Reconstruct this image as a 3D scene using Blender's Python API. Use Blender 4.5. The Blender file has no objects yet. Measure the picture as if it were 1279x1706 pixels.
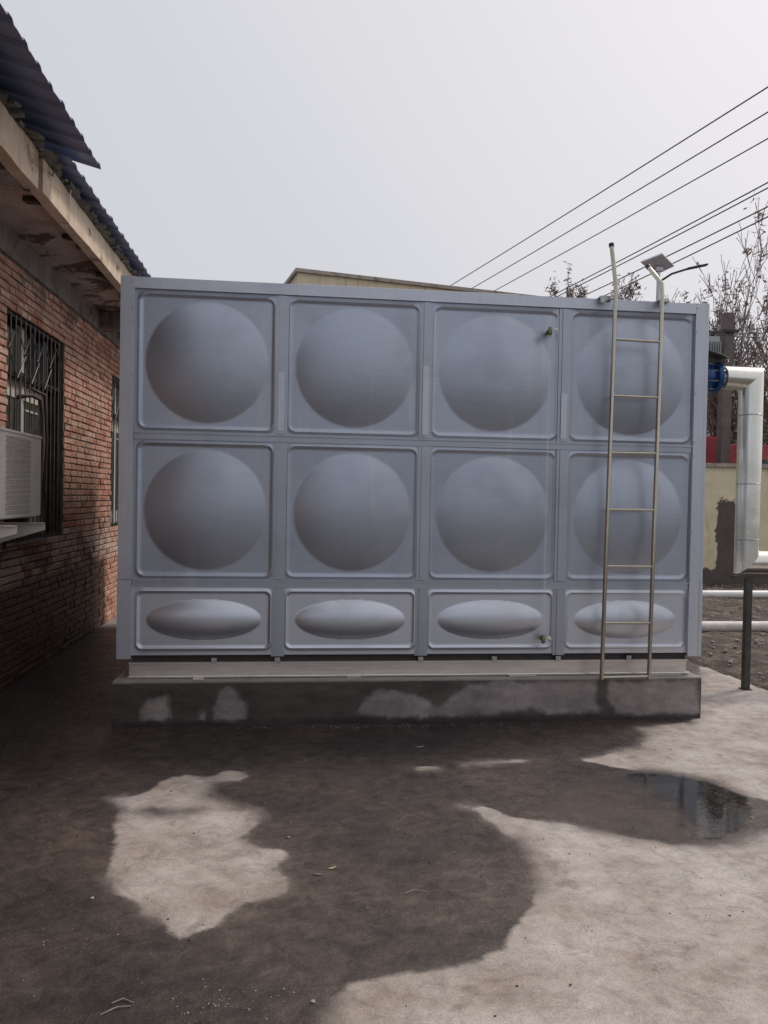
import bpy, bmesh, math, random
from mathutils import Vector, Matrix, noise
R = math.radians
rnd = random.Random(7)
scn = bpy.context.scene
C = scn.collection

# ---------------------------------------------------------------- camera
cam_d = bpy.data.cameras.new('camera'); cam = bpy.data.objects.new('camera', cam_d); C.objects.link(cam)
YAW, PIT, ROL = 0.1110, -0.0191, 0.0179
fw = Vector((math.sin(YAW)*math.cos(PIT), math.cos(YAW)*math.cos(PIT), math.sin(PIT)))
r0 = Vector((math.cos(YAW), -math.sin(YAW), 0)); u0 = r0.cross(fw)
rr = math.cos(ROL)*r0 + math.sin(ROL)*u0; uu = -math.sin(ROL)*r0 + math.cos(ROL)*u0
M = Matrix((rr, uu, -fw)).transposed().to_4x4(); M.translation = Vector((1.1829, -5.2889, 1.5564))
cam.matrix_world = M
cam_d.sensor_fit = 'VERTICAL'; cam_d.sensor_height = 36; cam_d.lens = 36*1268.8/1706
cam_d.clip_end = 1000; cam_d.clip_start = 0.02
scn.camera = cam

# ---------------------------------------------------------------- light and sky (pale overcast, veiled sun behind and to the right)
SUN = Vector((0.84, 0.36, 0.0)).normalized()*math.cos(R(48)) + Vector((0, 0, math.sin(R(48))))
SUN_E, SUN_AZ = R(48), math.atan2(SUN.x, SUN.y)
w = bpy.data.worlds.new('World'); scn.world = w; w.use_nodes = True
nt = w.node_tree; nt.nodes.clear()
out = nt.nodes.new('ShaderNodeOutputWorld'); add = nt.nodes.new('ShaderNodeAddShader')
sky = nt.nodes.new('ShaderNodeTexSky'); sky.sky_type = 'NISHITA'; sky.sun_disc = False
sky.sun_elevation = SUN_E; sky.sun_rotation = SUN_AZ; sky.dust_density = 6; sky.air_density = 1
b1 = nt.nodes.new('ShaderNodeBackground'); b1.inputs[1].default_value = 0.008
nt.links.new(sky.outputs[0], b1.inputs[0])
tc = nt.nodes.new('ShaderNodeTexCoord'); dot = nt.nodes.new('ShaderNodeVectorMath'); dot.operation = 'DOT_PRODUCT'
nt.links.new(tc.outputs['Generated'], dot.inputs[0]); dot.inputs[1].default_value = SUN
cn = nt.nodes.new('ShaderNodeTexNoise'); cn.inputs['Scale'].default_value = 1.3; cn.inputs['Detail'].default_value = 2
nt.links.new(tc.outputs['Generated'], cn.inputs['Vector'])
ma = nt.nodes.new('ShaderNodeMath'); ma.operation = 'MULTIPLY_ADD'; nt.links.new(cn.outputs[0], ma.inputs[0]); ma.inputs[1].default_value = 0.10
nt.links.new(dot.outputs['Value'], ma.inputs[2])
ramp = nt.nodes.new('ShaderNodeValToRGB'); nt.links.new(ma.outputs[0], ramp.inputs[0])
e = ramp.color_ramp.elements
e[0].position = 0.0; e[0].color = (0.57, 0.61, 0.68, 1)
e[1].position = 1.0; e[1].color = (0.92, 0.89, 0.92, 1)
k = e.new(0.55); k.color = (0.67, 0.68, 0.715, 1)
k = e.new(0.8); k.color = (0.785, 0.77, 0.80, 1)
b2 = nt.nodes.new('ShaderNodeBackground'); b2.inputs[1].default_value = 0.95
nt.links.new(ramp.outputs[0], b2.inputs[0])
nt.links.new(b1.outputs[0], add.inputs[0]); nt.links.new(b2.outputs[0], add.inputs[1]); nt.links.new(add.outputs[0], out.inputs[0])

sd = bpy.data.lights.new('sun', 'SUN'); sd.energy = 1.9; sd.angle = R(12); sd.color = (1, 0.93, 0.85)
so = bpy.data.objects.new('sun', sd); C.objects.link(so)
so.rotation_euler = SUN.to_track_quat('Z', 'Y').to_euler(); so.location = (10, 5, 15)
vs = scn.view_settings; vs.view_transform = 'Standard'; vs.look = 'None'; vs.exposure = 0; vs.gamma = 1; vs.use_curve_mapping = False

# ---------------------------------------------------------------- helpers
def ob(name, me, mat=None, parent=None, kind=None):
    o = bpy.data.objects.new(name, me); C.objects.link(o)
    if mat and me and not me.materials: me.materials.append(mat)
    if parent: o.parent = parent
    if kind: o['kind'] = kind
    return o
def tag(o, label, cat, group=None):
    o['label'] = label; o['category'] = cat
    if group: o['group'] = group
    return o
def empty(name, loc, label, cat, group=None):
    o = bpy.data.objects.new(name, None); C.objects.link(o); o.location = loc; o.empty_display_size = 0.1
    return tag(o, label, cat, group)
class MB:
    def __init__(s, org=(0, 0, 0)): s.v = []; s.f = []; s.o = Vector(org)
    def add(s, vs, fs):
        n = len(s.v); s.v += [tuple(Vector(p)-s.o) for p in vs]; s.f += [tuple(i+n for i in q) for q in fs]; return s
    def box(s, x0, x1, y0, y1, z0, z1):
        return s.add([(x, y, z) for z in (z0, z1) for y in (y0, y1) for x in (x0, x1)],
              [(0, 2, 3, 1), (4, 5, 7, 6), (0, 1, 5, 4), (2, 6, 7, 3), (0, 4, 6, 2), (1, 3, 7, 5)])
    def obox(s, a, b, w, h, up=(0, 0, 1)):
        a = Vector(a); b = Vector(b); d = (b-a).normalized(); x = d.cross(Vector(up))
        if x.length < 1e-4: x = d.cross(Vector((1, 0, 0)))
        x.normalize(); y = x.cross(d)
        return s.add([p + x*i*w/2 + y*j*h/2 for p in (a, b) for i, j in ((-1, -1), (1, -1), (1, 1), (-1, 1))],
              [(3, 2, 1, 0), (4, 5, 6, 7), (0, 1, 5, 4), (1, 2, 6, 5), (2, 3, 7, 6), (3, 0, 4, 7)])
    def tube(s, pts, r, n=8, caps=True):
        pts = [Vector(p) for p in pts]; rs = r if isinstance(r, (list, tuple)) else [r]*len(pts)
        m = len(pts); base = len(s.v); T = []
        for i in range(m):
            t = (pts[min(i+1, m-1)]-pts[max(i-1, 0)])
            T.append(t.normalized() if t.length > 1e-9 else Vector((0, 0, 1)))
        x = T[0].orthogonal().normalized(); V = []
        for i in range(m):
            x = (x - T[i]*x.dot(T[i])); x = x.normalized() if x.length > 1e-6 else T[i].orthogonal().normalized()
            y = T[i].cross(x)
            sc = 1.0
            if 0 < i < m-1:
                c = (pts[i]-pts[i-1]).normalized().dot(T[i]); sc = 1/max(c, 0.5)
                bis = ((pts[i+1]-pts[i]).normalized() - (pts[i]-pts[i-1]).normalized())
            for k in range(n):
                a = 2*math.pi*k/n; off = x*math.cos(a)*rs[i] + y*math.sin(a)*rs[i]
                if 0 < i < m-1 and bis.length > 1e-4:
                    b = bis.normalized(); off += b*off.dot(b)*(sc-1)
                V.append(pts[i]+off)
        F = [(i*n+k, i*n+(k+1) % n, (i+1)*n+(k+1) % n, (i+1)*n+k) for i in range(m-1) for k in range(n)]
        if caps: F += [tuple(reversed(range(n))), tuple((m-1)*n+k for k in range(n))]
        return s.add(V, F)
    def lathe(s, c, axis, prof, n=20):
        c = Vector(c); ax = Vector(axis).normalized(); x = ax.orthogonal().normalized(); y = ax.cross(x); V = []
        for (h, r) in prof:
            for k in range(n):
                a = 2*math.pi*k/n; V.append(c + ax*h + (x*math.cos(a)+y*math.sin(a))*r)
        m = len(prof)
        F = [(i*n+k, i*n+(k+1) % n, (i+1)*n+(k+1) % n, (i+1)*n+k) for i in range(m-1) for k in range(n)]
        F += [tuple(reversed(range(n))), tuple((m-1)*n+k for k in range(n))]
        return s.add(V, F)
    def mesh(s, name, smooth=False):
        me = bpy.data.meshes.new(name); me.from_pydata(s.v, [], s.f); me.update()
        if smooth:
            me.shade_smooth()
            if smooth != 'all': me.set_sharp_from_angle(angle=R(40))
        return me
    def build(s, name, mat, parent=None, smooth=False, kind=None):
        o = ob(name, s.mesh(name, smooth), mat, parent, kind)
        if s.o.length > 0:
            o.location = s.o - (parent_loc(parent) if parent else Vector((0, 0, 0)))
        elif parent:
            o.location = -parent_loc(parent)
        return o
def parent_loc(p):
    v = Vector((0, 0, 0))
    while p: v += p.location; p = p.parent
    return v
def put(name, me, mat, parent, loc, rot=None, scale=None):
    o = ob(name, me, mat, parent); o.location = Vector(loc) - (parent_loc(parent) if parent else Vector((0, 0, 0)))
    if rot: o.rotation_euler = rot
    if scale: o.scale = scale
    return o

# ---------------------------------------------------------------- materials
class NT:
    def __init__(s, name):
        s.m = bpy.data.materials.new(name); s.m.use_nodes = True; s.t = s.m.node_tree; s.b = s.t.nodes['Principled BSDF']
        s.tc = s.t.nodes.new('ShaderNodeTexCoord'); s.geo = s.t.nodes.new('ShaderNodeNewGeometry')
    def n(s, typ, **kw):
        x = s.t.nodes.new(typ)
        for k, v in kw.items():
            if k in x.inputs: x.inputs[k].default_value = v
            else: setattr(x, k, v)
        return x
    def l(s, a, b): s.t.links.new(a, b)
    def pos(s, scale=(1, 1, 1)):
        mp = s.n('ShaderNodeMapping'); mp.inputs['Scale'].default_value = scale; s.l(s.geo.outputs['Position'], mp.inputs[0]); return mp.outputs[0]
    def noise(s, scale=5, detail=5, rough=0.55, vec=None, dist=0):
        x = s.n('ShaderNodeTexNoise'); x.inputs['Scale'].default_value = scale; x.inputs['Detail'].default_value = detail
        x.inputs['Roughness'].default_value = rough; x.inputs['Distortion'].default_value = dist
        s.l(vec if vec else s.geo.outputs['Position'], x.inputs['Vector']); return x.outputs['Fac']
    def ramp(s, fac, stops):
        x = s.n('ShaderNodeValToRGB'); s.l(fac, x.inputs[0]); e = x.color_ramp.elements
        while len(e) > 1: e.remove(e[-1])
        for i, (p, c) in enumerate(stops):
            if isinstance(c, (int, float)): c = (c, c, c)
            k = e[0] if i == 0 else e.new(p)
            k.position = p; k.color = (*c, 1)
        return x.outputs[0]
    def mix(s, fac, a, b, mode='MIX'):
        x = s.n('ShaderNodeMix', data_type='RGBA', blend_type=mode)
        for v, i in ((fac, 0), (a, 6), (b, 7)):
            if hasattr(v, 'links'): s.l(v, x.inputs[i])
            elif i == 0: x.inputs[0].default_value = v
            else: x.inputs[i].default_value = (*v, 1) if not isinstance(v, (int, float)) else (v, v, v, 1)
        return x.outputs[2]
    def math(s, op, a, b=0.0, c=None, clamp=False):
        x = s.n('ShaderNodeMath', operation=op); x.use_clamp = clamp
        for i, v in enumerate((a, b, c)):
            if v is None: continue
            if hasattr(v, 'links'): s.l(v, x.inputs[i])
            else: x.inputs[i].default_value = v
        return x.outputs[0]
    def sep(s, vec=None):
        x = s.n('ShaderNodeSeparateXYZ'); s.l(vec if vec else s.geo.outputs['Position'], x.inputs[0]); return x.outputs
    def step(s, v, a, b):
        x = s.n('ShaderNodeMapRange'); x.interpolation_type = 'SMOOTHSTEP'; s.l(v, x.inputs[0])
        x.inputs[1].default_value = a; x.inputs[2].default_value = b; return x.outputs[0]
    def bump(s, h, strength=0.3, dist=0.01):
        x = s.n('ShaderNodeBump'); x.inputs['Strength'].default_value = strength; x.inputs['Distance'].default_value = dist
        s.l(h, x.inputs['Height']); s.l(x.outputs[0], s.b.inputs['Normal']); return x
    def col(s, c):
        if hasattr(c, 'links'): s.l(c, s.b.inputs['Base Color'])
        else: s.b.inputs['Base Color'].default_value = (*c, 1)
        return s
    def rough(s, c):
        if hasattr(c, 'links'): s.l(c, s.b.inputs['Roughness'])
        else: s.b.inputs['Roughness'].default_value = c
        return s
def simple(name, c, rough=0.6, metal=0.0, var=0.15, scale=8, bump=0.1, dirt=None):
    s = NT(name); f = s.noise(scale, 6)
    a = tuple(x*(1-var) for x in c); b = tuple(min(1, x*(1+var)) for x in c)
    cc = s.ramp(f, [(0.3, a), (0.7, b)])
    if dirt:
        g = s.noise(scale*0.35, 8, 0.7); cc = s.mix(s.step(g, 0.5, 0.72), cc, dirt)
    s.col(cc); s.rough(s.ramp(s.noise(scale*3, 4), [(0.2, max(0, rough-0.08)), (0.8, min(1, rough+0.08))]))
    s.b.inputs['Metallic'].default_value = metal
    if bump: s.bump(s.noise(scale*6, 5), bump, 0.004)
    return s.m

# measured outlines on the ground (x, y) and on the plinth face (x, z)
DRY=[ [(0.241, -1.313), (0.338, -1.28), (0.433, -1.226), (0.452, -1.079), (0.584, -0.998), (0.721, -1.052), (0.807, -0.927), (0.949, -1.043), (0.888, -1.107), (0.747, -1.141), (0.735, -1.306), (0.85, -1.392), (1.007, -1.514), (1.028, -1.655), (0.941, -1.809), (1.013, -1.889), (1.147, -1.942), (1.161, -2.013), (1.125, -2.104), (1.164, -2.208), (1.171, -2.303), (1.096, -2.342), (1.007, -2.379), (0.947, -2.458), (0.89, -2.532), (0.794, -2.595), (0.741, -2.558), (0.701, -2.478), (0.624, -2.412), (0.585, -2.324), (0.483, -2.272), (0.419, -2.077), (0.391, -1.8), (0.333, -1.64), (0.35, -1.469)],
 [(2.014, -1.525), (2.151, -1.534), (2.214, -1.648), (2.347, -1.71), (2.529, -1.791), (2.77, -1.953), (2.95, -2.027), (3.195, -2.029), (3.416, -1.935), (3.785, -1.895), (4.551, -2.63), (2.692, -3.9), (1.254, -3.879), (1.298, -3.07), (1.306, -2.96), (1.363, -2.891), (1.481, -2.865), (1.646, -2.828), (1.794, -2.8), (1.895, -2.733), (1.998, -2.599), (2.091, -2.483), (2.176, -2.307), (2.21, -2.102), (2.221, -1.929), (2.155, -1.862), (2.118, -1.762), (2.099, -1.622)],
 [(2.873, -0.92), (3.094, -0.794), (3.334, -0.694), (3.525, -0.461), (3.52, -0.288), (3.962, -0.198), (4.515, 0.685), (5.563, 2.587), (8.651, 2.529), (5.31, -2.018), (3.649, -1.576), (3.538, -1.488), (3.493, -1.269), (3.321, -1.118), (3.122, -1.076)],
 [(1.824, -0.978), (1.906, -0.944), (2.02, -0.96), (1.999, -1.018), (1.894, -1.021)],
 [(2.132, -0.917), (2.277, -0.885), (2.574, -0.871), (2.523, -0.92), (2.336, -0.939), (2.152, -0.958)],]
HOLES=[ [(0.426, -1.492), (0.475, -1.449), (0.568, -1.484), (0.684, -1.492), (0.631, -1.524), (0.519, -1.534)] ]
PUDDLE= [(2.581, -1.384), (2.809, -1.226), (3.131, -1.135), (3.332, -1.166), (3.483, -1.287), (3.546, -1.447), (3.556, -1.57), (3.467, -1.752), (3.316, -1.879), (3.156, -1.971), (2.995, -1.997), (2.867, -1.963), (2.632, -1.831), (2.471, -1.611)]
BASE=[ [(0.151, 0.109), (0.213, 0.173), (0.284, 0.213), (0.34, 0.205), (0.341, 0.106), (0.35, 0.049), (0.183, 0.051)] , [(0.63, 0.028), (0.621, 0.119), (0.66, 0.218), (0.724, 0.258), (0.805, 0.216), (0.855, 0.133), (0.857, 0.017)] , [(0.542, 0.038), (0.549, 0.104), (0.581, 0.103), (0.582, 0.037)] ,
[(1.592, 0.073), (1.649, 0.173), (1.732, 0.231), (1.868, 0.222), (1.972, 0.203), (2.092, 0.151), (2.179, 0.099), (2.264, 0.183), (2.366, 0.251), (2.557, 0.283), (2.909, 0.283), (3.302, 0.28), (3.297, 0.137), (3.326, 0.067), (3.093, 0.044), (2.914, 0.055), (2.843, 0.09), (2.562, 0.06), (2.215, 0.039), (1.975, 0.025), (1.735, 0.046)] , [(3.393, 0.276), (4.062, 0.278), (4.079, -0.005), (3.82, -0.01), (3.453, 0.048), (3.387, 0.136)] ]

WIRES=[((6.37, 20.85, 9.0), (9.37, 7.64, 9.0)), ((7.17, 21.09, 9.0), (9.9, 8.46, 9.0)), ((8.03, 21.24, 9.0), (10.54, 9.44, 9.0)), ((8.5, 16.6, 7.6), (9.83, 8.29, 7.6)), ((8.68, 16.7, 7.6), (9.98, 8.52, 7.6)), ((8.63, 14.09, 7.0), (9.61, 7.92, 7.0)), ((9.07, 14.56, 7.0), (9.91, 8.38, 7.0))]

# steel of the tank: dull stainless sheet, faint brushing and smears
def steel(name, c, rough, metal=0.85, var=0.06, vertical=False):
    s = NT(name); oi = s.n('ShaderNodeObjectInfo')
    v = s.pos((3, 3, 60) if not vertical else (60, 60, 3)); f = s.noise(1.5, 5, 0.6, v); g = s.noise(2.2, 6, 0.65); g2 = s.noise(14, 4, 0.6)
    a = tuple(x*(1-var) for x in c); b = tuple(x*(1+var) for x in c)
    cc = s.mix(s.step(f, 0.3, 0.7), a, b); cc = s.mix(s.math('MULTIPLY', s.step(g, 0.48, 0.72), 0.5), cc, tuple(x*0.78 for x in c))
    stk = s.math('MULTIPLY', s.step(s.noise(7, 5, 0.65, s.pos((1, 1, 0.07))), 0.52, 0.70), s.step(s.noise(1.3, 3), 0.42, 0.62))
    cc = s.mix(s.math('MULTIPLY', stk, 0.30), cc, (0.62, 0.60, 0.58))
    cc = s.mix(1.0, cc, s.ramp(oi.outputs['Random'], [(0, 0.93), (1, 1.0)]), 'MULTIPLY')
    s.col(cc); s.b.inputs['Metallic'].default_value = metal
    s.rough(s.math('MULTIPLY_ADD', g, 0.26, s.math('MULTIPLY_ADD', f, 0.06, rough-0.15)))
    s.bump(s.math('ADD', s.math('MULTIPLY', s.noise(1.6, 2, 0.5), 6.0), s.math('MULTIPLY', g2, 0.12)), 0.10, 0.004)
    return s.m
M_panel = steel('tank_steel', (0.41, 0.44, 0.51), 0.42, 0.88, 0.04)
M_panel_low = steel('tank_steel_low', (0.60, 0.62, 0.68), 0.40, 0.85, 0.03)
M_trim = steel('tank_trim', (0.43, 0.455, 0.51), 0.42, 0.85, 0.04)
M_corner = steel('tank_corner', (0.56, 0.58, 0.64), 0.45, 0.8, 0.04, vertical=True)
M_channel = steel('channel_steel', (0.70, 0.65, 0.61), 0.33, 0.8, 0.10)
M_chrome = steel('polished_tube', (0.50, 0.46, 0.38), 0.22, 1.0, 0.08)
M_clad = steel('aluminium_cladding', (0.82, 0.80, 0.72), 0.24, 0.9, 0.05, vertical=True)
for n_ in M_clad.node_tree.nodes:      # thin cladding is dented and wrinkled
    if n_.type == 'BUMP': n_.inputs['Strength'].default_value = 0.35; n_.inputs['Distance'].default_value = 0.012

def wall_mask(s, z0, z1):
    return s.step(s.sep()[2], z0, z1)
def brick_mat():
    s = NT('brick'); oi = s.n('ShaderNodeObjectInfo')
    P = s.sep()
    # one random value per brick from its cell in the wall
    row = s.math('FLOOR', s.math('DIVIDE', P[2], 0.063))
    colm = s.math('FLOOR', s.math('MULTIPLY_ADD', row, 0.37, s.math('DIVIDE', P[1], 0.19)))
    cv = s.n('ShaderNodeCombineXYZ'); s.l(row, cv.inputs[0]); s.l(colm, cv.inputs[1])
    wn = s.n('ShaderNodeTexWhiteNoise'); wn.noise_dimensions = '2D'; s.l(cv.outputs[0], wn.inputs['Vector'])
    r = wn.outputs['Value']
    base = s.ramp(r, [(0, (0.40, 0.17, 0.12)), (0.25, (0.53, 0.27, 0.20)), (0.55, (0.62, 0.36, 0.28)), (0.8, (0.48, 0.29, 0.21)), (1, (0.70, 0.49, 0.39))])
    base = s.mix(1.0, base, s.ramp(s.noise(70, 5, 0.75), [(0.3, 0.68), (0.5, 1.0), (0.7, 1.22)]), 'MULTIPLY')
    base = s.mix(s.step(s.noise(22, 7, 0.7), 0.47, 0.82), base, (0.24, 0.12, 0.09))
    base = s.mix(s.math('MULTIPLY', s.step(s.noise(1.1, 4), 0.45, 0.7), 0.45), base, (0.30, 0.22, 0.15))
    # damp foot of the wall, tank's shade in its tone: broken, brick by brick, edge
    edge = s.math('ADD', P[2], s.math('ADD', s.math('MULTIPLY_ADD', s.noise(1.4, 3), -0.9, 0.45), s.math('MULTIPLY_ADD', r, -0.34, 0.17)))
    damp = s.step(edge, 1.32, 0.86)
    salt = s.math('MULTIPLY', s.math('MULTIPLY', s.step(P[2], 0.72, 0.86), s.step(P[2], 1.34, 1.1)), s.step(s.math('ADD', s.noise(3.1, 3), s.math('MULTIPLY', wn.outputs['Color'], 0.25)), 0.58, 0.66))
    base = s.mix(s.math('MULTIPLY', salt, 0.7), base, (0.52, 0.43, 0.38))
    damp_shade = s.math('MULTIPLY', damp, s.math('SUBTRACT', 1.0, s.math('MULTIPLY', salt, 0.75)))
    far = s.step(P[1], 3.95, 4.15)      # sunlit foot beyond the tank's shadow, painted by ending the dark tone
    damp_shade = s.math('MULTIPLY', damp_shade, s.math('SUBTRACT', 1.0, far))
    base = s.mix(s.math('MULTIPLY', damp_shade, 0.94), base, s.mix(r, (0.035, 0.017, 0.015), (0.065, 0.030, 0.025)))
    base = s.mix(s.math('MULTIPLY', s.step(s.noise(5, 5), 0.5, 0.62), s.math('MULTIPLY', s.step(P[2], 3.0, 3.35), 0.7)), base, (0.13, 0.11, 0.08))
    s.col(base); s.rough(s.math('MULTIPLY_ADD', damp_shade, -0.35, 0.85)); s.b.inputs['Specular IOR Level'].default_value = 0.3
    s.bump(s.math('ADD', s.noise(60, 6, 0.7), s.math('MULTIPLY', s.noise(16, 4, 0.6), 1.5)), 0.8, 0.010)
    return s.m
M_brick = brick_mat()
def mortar_mat():
    s = NT('mortar'); P = s.sep()
    c = s.ramp(s.noise(9, 6), [(0.3, (0.07, 0.055, 0.045)), (0.7, (0.17, 0.13, 0.11))])
    d = s.math('MULTIPLY', s.step(s.math('MULTIPLY_ADD', s.noise(1.4, 3), -0.9, s.math('ADD', P[2], 0.45)), 1.35, 0.9), s.math('SUBTRACT', 1.0, s.step(P[1], 3.95, 4.15)))  # joints past the tank's shadow get a painted sunlit tone, damp ended
    s.col(s.mix(s.math('MULTIPLY', d, 0.8), c, (0.045, 0.028, 0.024))); s.rough(0.9); s.bump(s.noise(50, 5), 0.5, 0.005); return s.m
M_mortar = mortar_mat()
def plaster(name, stops, stain, sc=1.6, amt=(0.5, 0.66), bump=0.3, rough=0.85, streak=None):
    s = NT(name); c = s.ramp(s.noise(sc*2, 7, 0.6), stops)
    c = s.mix(s.step(s.noise(sc, 8, 0.72, dist=0.4), *amt), c, stain)
    if streak:
        c = s.mix(s.math('MULTIPLY', s.step(s.noise(2, 5, 0.6, s.pos((4, 4, 0.4))), 0.52, 0.7), 0.6), c, streak)
    s.col(c); s.rough(rough); s.bump(s.noise(sc*18, 7, 0.65), bump, 0.008); return s.m
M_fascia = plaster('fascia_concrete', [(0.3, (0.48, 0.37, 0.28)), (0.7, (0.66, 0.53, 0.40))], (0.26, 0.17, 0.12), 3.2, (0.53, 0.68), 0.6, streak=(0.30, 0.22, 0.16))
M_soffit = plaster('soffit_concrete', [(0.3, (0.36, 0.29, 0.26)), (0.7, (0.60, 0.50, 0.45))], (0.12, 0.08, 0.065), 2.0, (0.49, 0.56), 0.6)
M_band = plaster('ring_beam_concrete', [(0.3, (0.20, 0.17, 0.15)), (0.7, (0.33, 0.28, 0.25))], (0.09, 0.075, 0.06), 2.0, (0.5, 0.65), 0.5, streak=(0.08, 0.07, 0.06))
M_cream = plaster('cream_render', [(0.3, (0.62, 0.52, 0.35)), (0.7, (0.76, 0.67, 0.48))], (0.38, 0.35, 0.32), 0.9, (0.60, 0.68), 0.15, streak=(0.33, 0.27, 0.19))
M_coping = plaster('coping_concrete', [(0.3, (0.34, 0.29, 0.24)), (0.7, (0.48, 0.42, 0.36))], (0.20, 0.16, 0.14), 3, (0.5, 0.65))
M_timber = simple('old_timber', (0.07, 0.045, 0.035), 0.8, 0, 0.4, 12, 0.5)
M_dark = simple('dark_iron', (0.045, 0.035, 0.033), 0.55, 0.3, 0.3, 20, 0.2)
M_bar = simple('rusty_bar', (0.16, 0.14, 0.125), 0.55, 0.4, 0.35, 25, 0.2)
M_sash = simple('white_sash', (0.55, 0.55, 0.50), 0.5, 0, 0.12, 9, 0.1, (0.35, 0.33, 0.28))
M_room = simple('room_paint', (0.16, 0.14, 0.12), 0.9, 0, 0.2, 2)
M_curtain = simple('pale_curtain', (0.62, 0.57, 0.50), 0.8, 0, 0.1, 12)
M_roof = simple('blue_roof_sheet', (0.17, 0.20, 0.33), 0.42, 0.1, 0.12, 3, 0.1, (0.12, 0.12, 0.16))
M_tile = simple('mossy_tile', (0.13, 0.12, 0.10), 0.9, 0, 0.45, 14, 0.5)
M_acw = simple('off_white_casing', (0.78, 0.74, 0.71), 0.45, 0, 0.05, 5, 0.05, (0.46, 0.42, 0.38))
M_acg = simple('grille_grey', (0.60, 0.56, 0.53), 0.5, 0, 0.08, 20, 0.0)
M_coil = simple('coil_dark', (0.10, 0.085, 0.08), 0.5, 0.3, 0.2, 60)
M_hose = simple('wrapped_hose', (0.10, 0.075, 0.07), 0.7, 0, 0.3, 30, 0.5)
M_blue = simple('blue_valve_paint', (0.010, 0.055, 0.20), 0.35, 0, 0.2, 12, 0.1)
M_bolt = simple('zinc_bolt', (0.45, 0.45, 0.44), 0.35, 0.9, 0.1)
M_black = simple('black_handwheel', (0.03, 0.03, 0.032), 0.45, 0.2, 0.2, 15)
M_green = simple('green_brass', (0.22, 0.22, 0.12), 0.35, 0.6, 0.3, 30)
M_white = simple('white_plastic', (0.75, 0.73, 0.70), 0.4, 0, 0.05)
M_post = simple('post_steel', (0.06, 0.055, 0.05), 0.6, 0.3, 0.3, 12, 0.3)
M_pvc = simple('white_pvc_pipe', (0.74, 0.73, 0.70), 0.4, 0, 0.06, 6, 0.05, (0.55, 0.50, 0.46))
M_pole = plaster('pole_concrete', [(0.3, (0.13, 0.105, 0.105)), (0.7, (0.19, 0.16, 0.155))], (0.10, 0.08, 0.08), 4, (0.55, 0.7), 0.2)
M_wire = simple('wire', (0.12, 0.11, 0.11), 0.6, 0.2, 0.1)
M_galv = simple('galvanised_pole', (0.50, 0.51, 0.54), 0.4, 0.6, 0.1, 6)
M_cell = simple('solar_cells', (0.10, 0.10, 0.15), 0.25, 0.2, 0.1, 10)
M_bark = simple('bark', (0.19, 0.15, 0.145), 0.85, 0, 0.3, 12, 0.4)  # bark brown lightened, distance haze put into the colour
M_dead = simple('withered_leaf', (0.19, 0.135, 0.12), 0.8, 0, 0.4, 3, 0)  # withered brown with the haze mixed into its tone
M_ever = simple('evergreen_leaf', (0.045, 0.06, 0.035), 0.7, 0, 0.4, 3, 0)
M_red = simple('red_paint', (0.40, 0.055, 0.07), 0.35, 0, 0.12, 2)
M_glass = simple('dark_glass', (0.03, 0.035, 0.04), 0.08, 0, 0.1, 2, 0)
M_house = simple('white_render', (0.84, 0.84, 0.81), 0.8, 0, 0.05, 1)
M_grey = simple('grey_render', (0.36, 0.37, 0.37), 0.8, 0, 0.1, 1)
M_rubber = simple('tyre', (0.03, 0.03, 0.03), 0.8)
M_tmr = simple('transformer_grey', (0.40, 0.41, 0.42), 0.5, 0.2, 0.08)
def tube_mat():
    s = NT('clear_tube'); s.col((0.72, 0.75, 0.75)); s.rough(0.12); s.b.inputs['Alpha'].default_value = 0.15; s.b.inputs['IOR'].default_value = 1.45
    return s.m
M_clear = tube_mat()

# ---------------------------------------------------------------- ground: concrete yard with drying patches
import numpy as np
def sdist(px, py, poly):
    P = np.array(poly); n = len(P); d = np.full(px.shape, 1e9); ins = np.zeros(px.shape, bool)
    for i in range(n):
        ax, ay = P[i]; bx, by = P[(i+1) % n]
        ex, ey = bx-ax, by-ay; L = ex*ex+ey*ey+1e-12
        t = np.clip(((px-ax)*ex+(py-ay)*ey)/L, 0, 1)
        d = np.minimum(d, np.hypot(px-ax-t*ex, py-ay-t*ey))
        if abs(ey) > 1e-9:
            c = ((ay > py) != (by > py)) & (px < ex*(py-ay)/ey+ax); ins ^= c
    return np.where(ins, d, -d)
def slab_edge(x):       # the concrete ends here, soil beyond
    if x < 4.3: return 14.0
    if x < 5.0: return 2.3-(x-4.3)*0.4
    if x < 5.12: return 2.0-(x-5.0)*13
    return 0.42-(x-5.12)*0.22
def axis(a, b, st, lo, hi):
    v = list(np.arange(a, b+1e-6, st)); x = a; k = st
    while x > lo: k *= 1.35; x -= k; v.insert(0, max(x, lo))
    x = v[-1]; k = st
    while x < hi: k *= 1.35; x += k; v.append(min(x, hi))
    return v
XS = axis(-1.10, 5.4, 0.03, -1.13, 14); YS = axis(-4.0, 2.4, 0.03, -14, 13)
gx, gy = np.meshgrid(XS, YS); fx, fy = gx.ravel(), gy.ravel()
dry = np.max([sdist(fx, fy, p) for p in DRY], axis=0)
for h in HOLES: dry = np.minimum(dry, -sdist(fx, fy, h))
pud = sdist(fx, fy, PUDDLE)
nx = len(XS); F = []
for j in range(len(YS)-1):
    for i in range(nx-1):
        cx, cy = (XS[i]+XS[i+1])/2, (YS[j]+YS[j+1])/2
        if cy < slab_edge(cx) + 0.05*noise.noise((cx*3, cy*3, 0)):
            a = j*nx+i; F.append((a, a+1, a+1+nx, a+nx))
V = [(float(x), float(y), 0.0) for x, y in zip(fx, fy)]
me = bpy.data.meshes.new('concrete_yard'); me.from_pydata(V, [], F); me.update()
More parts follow.
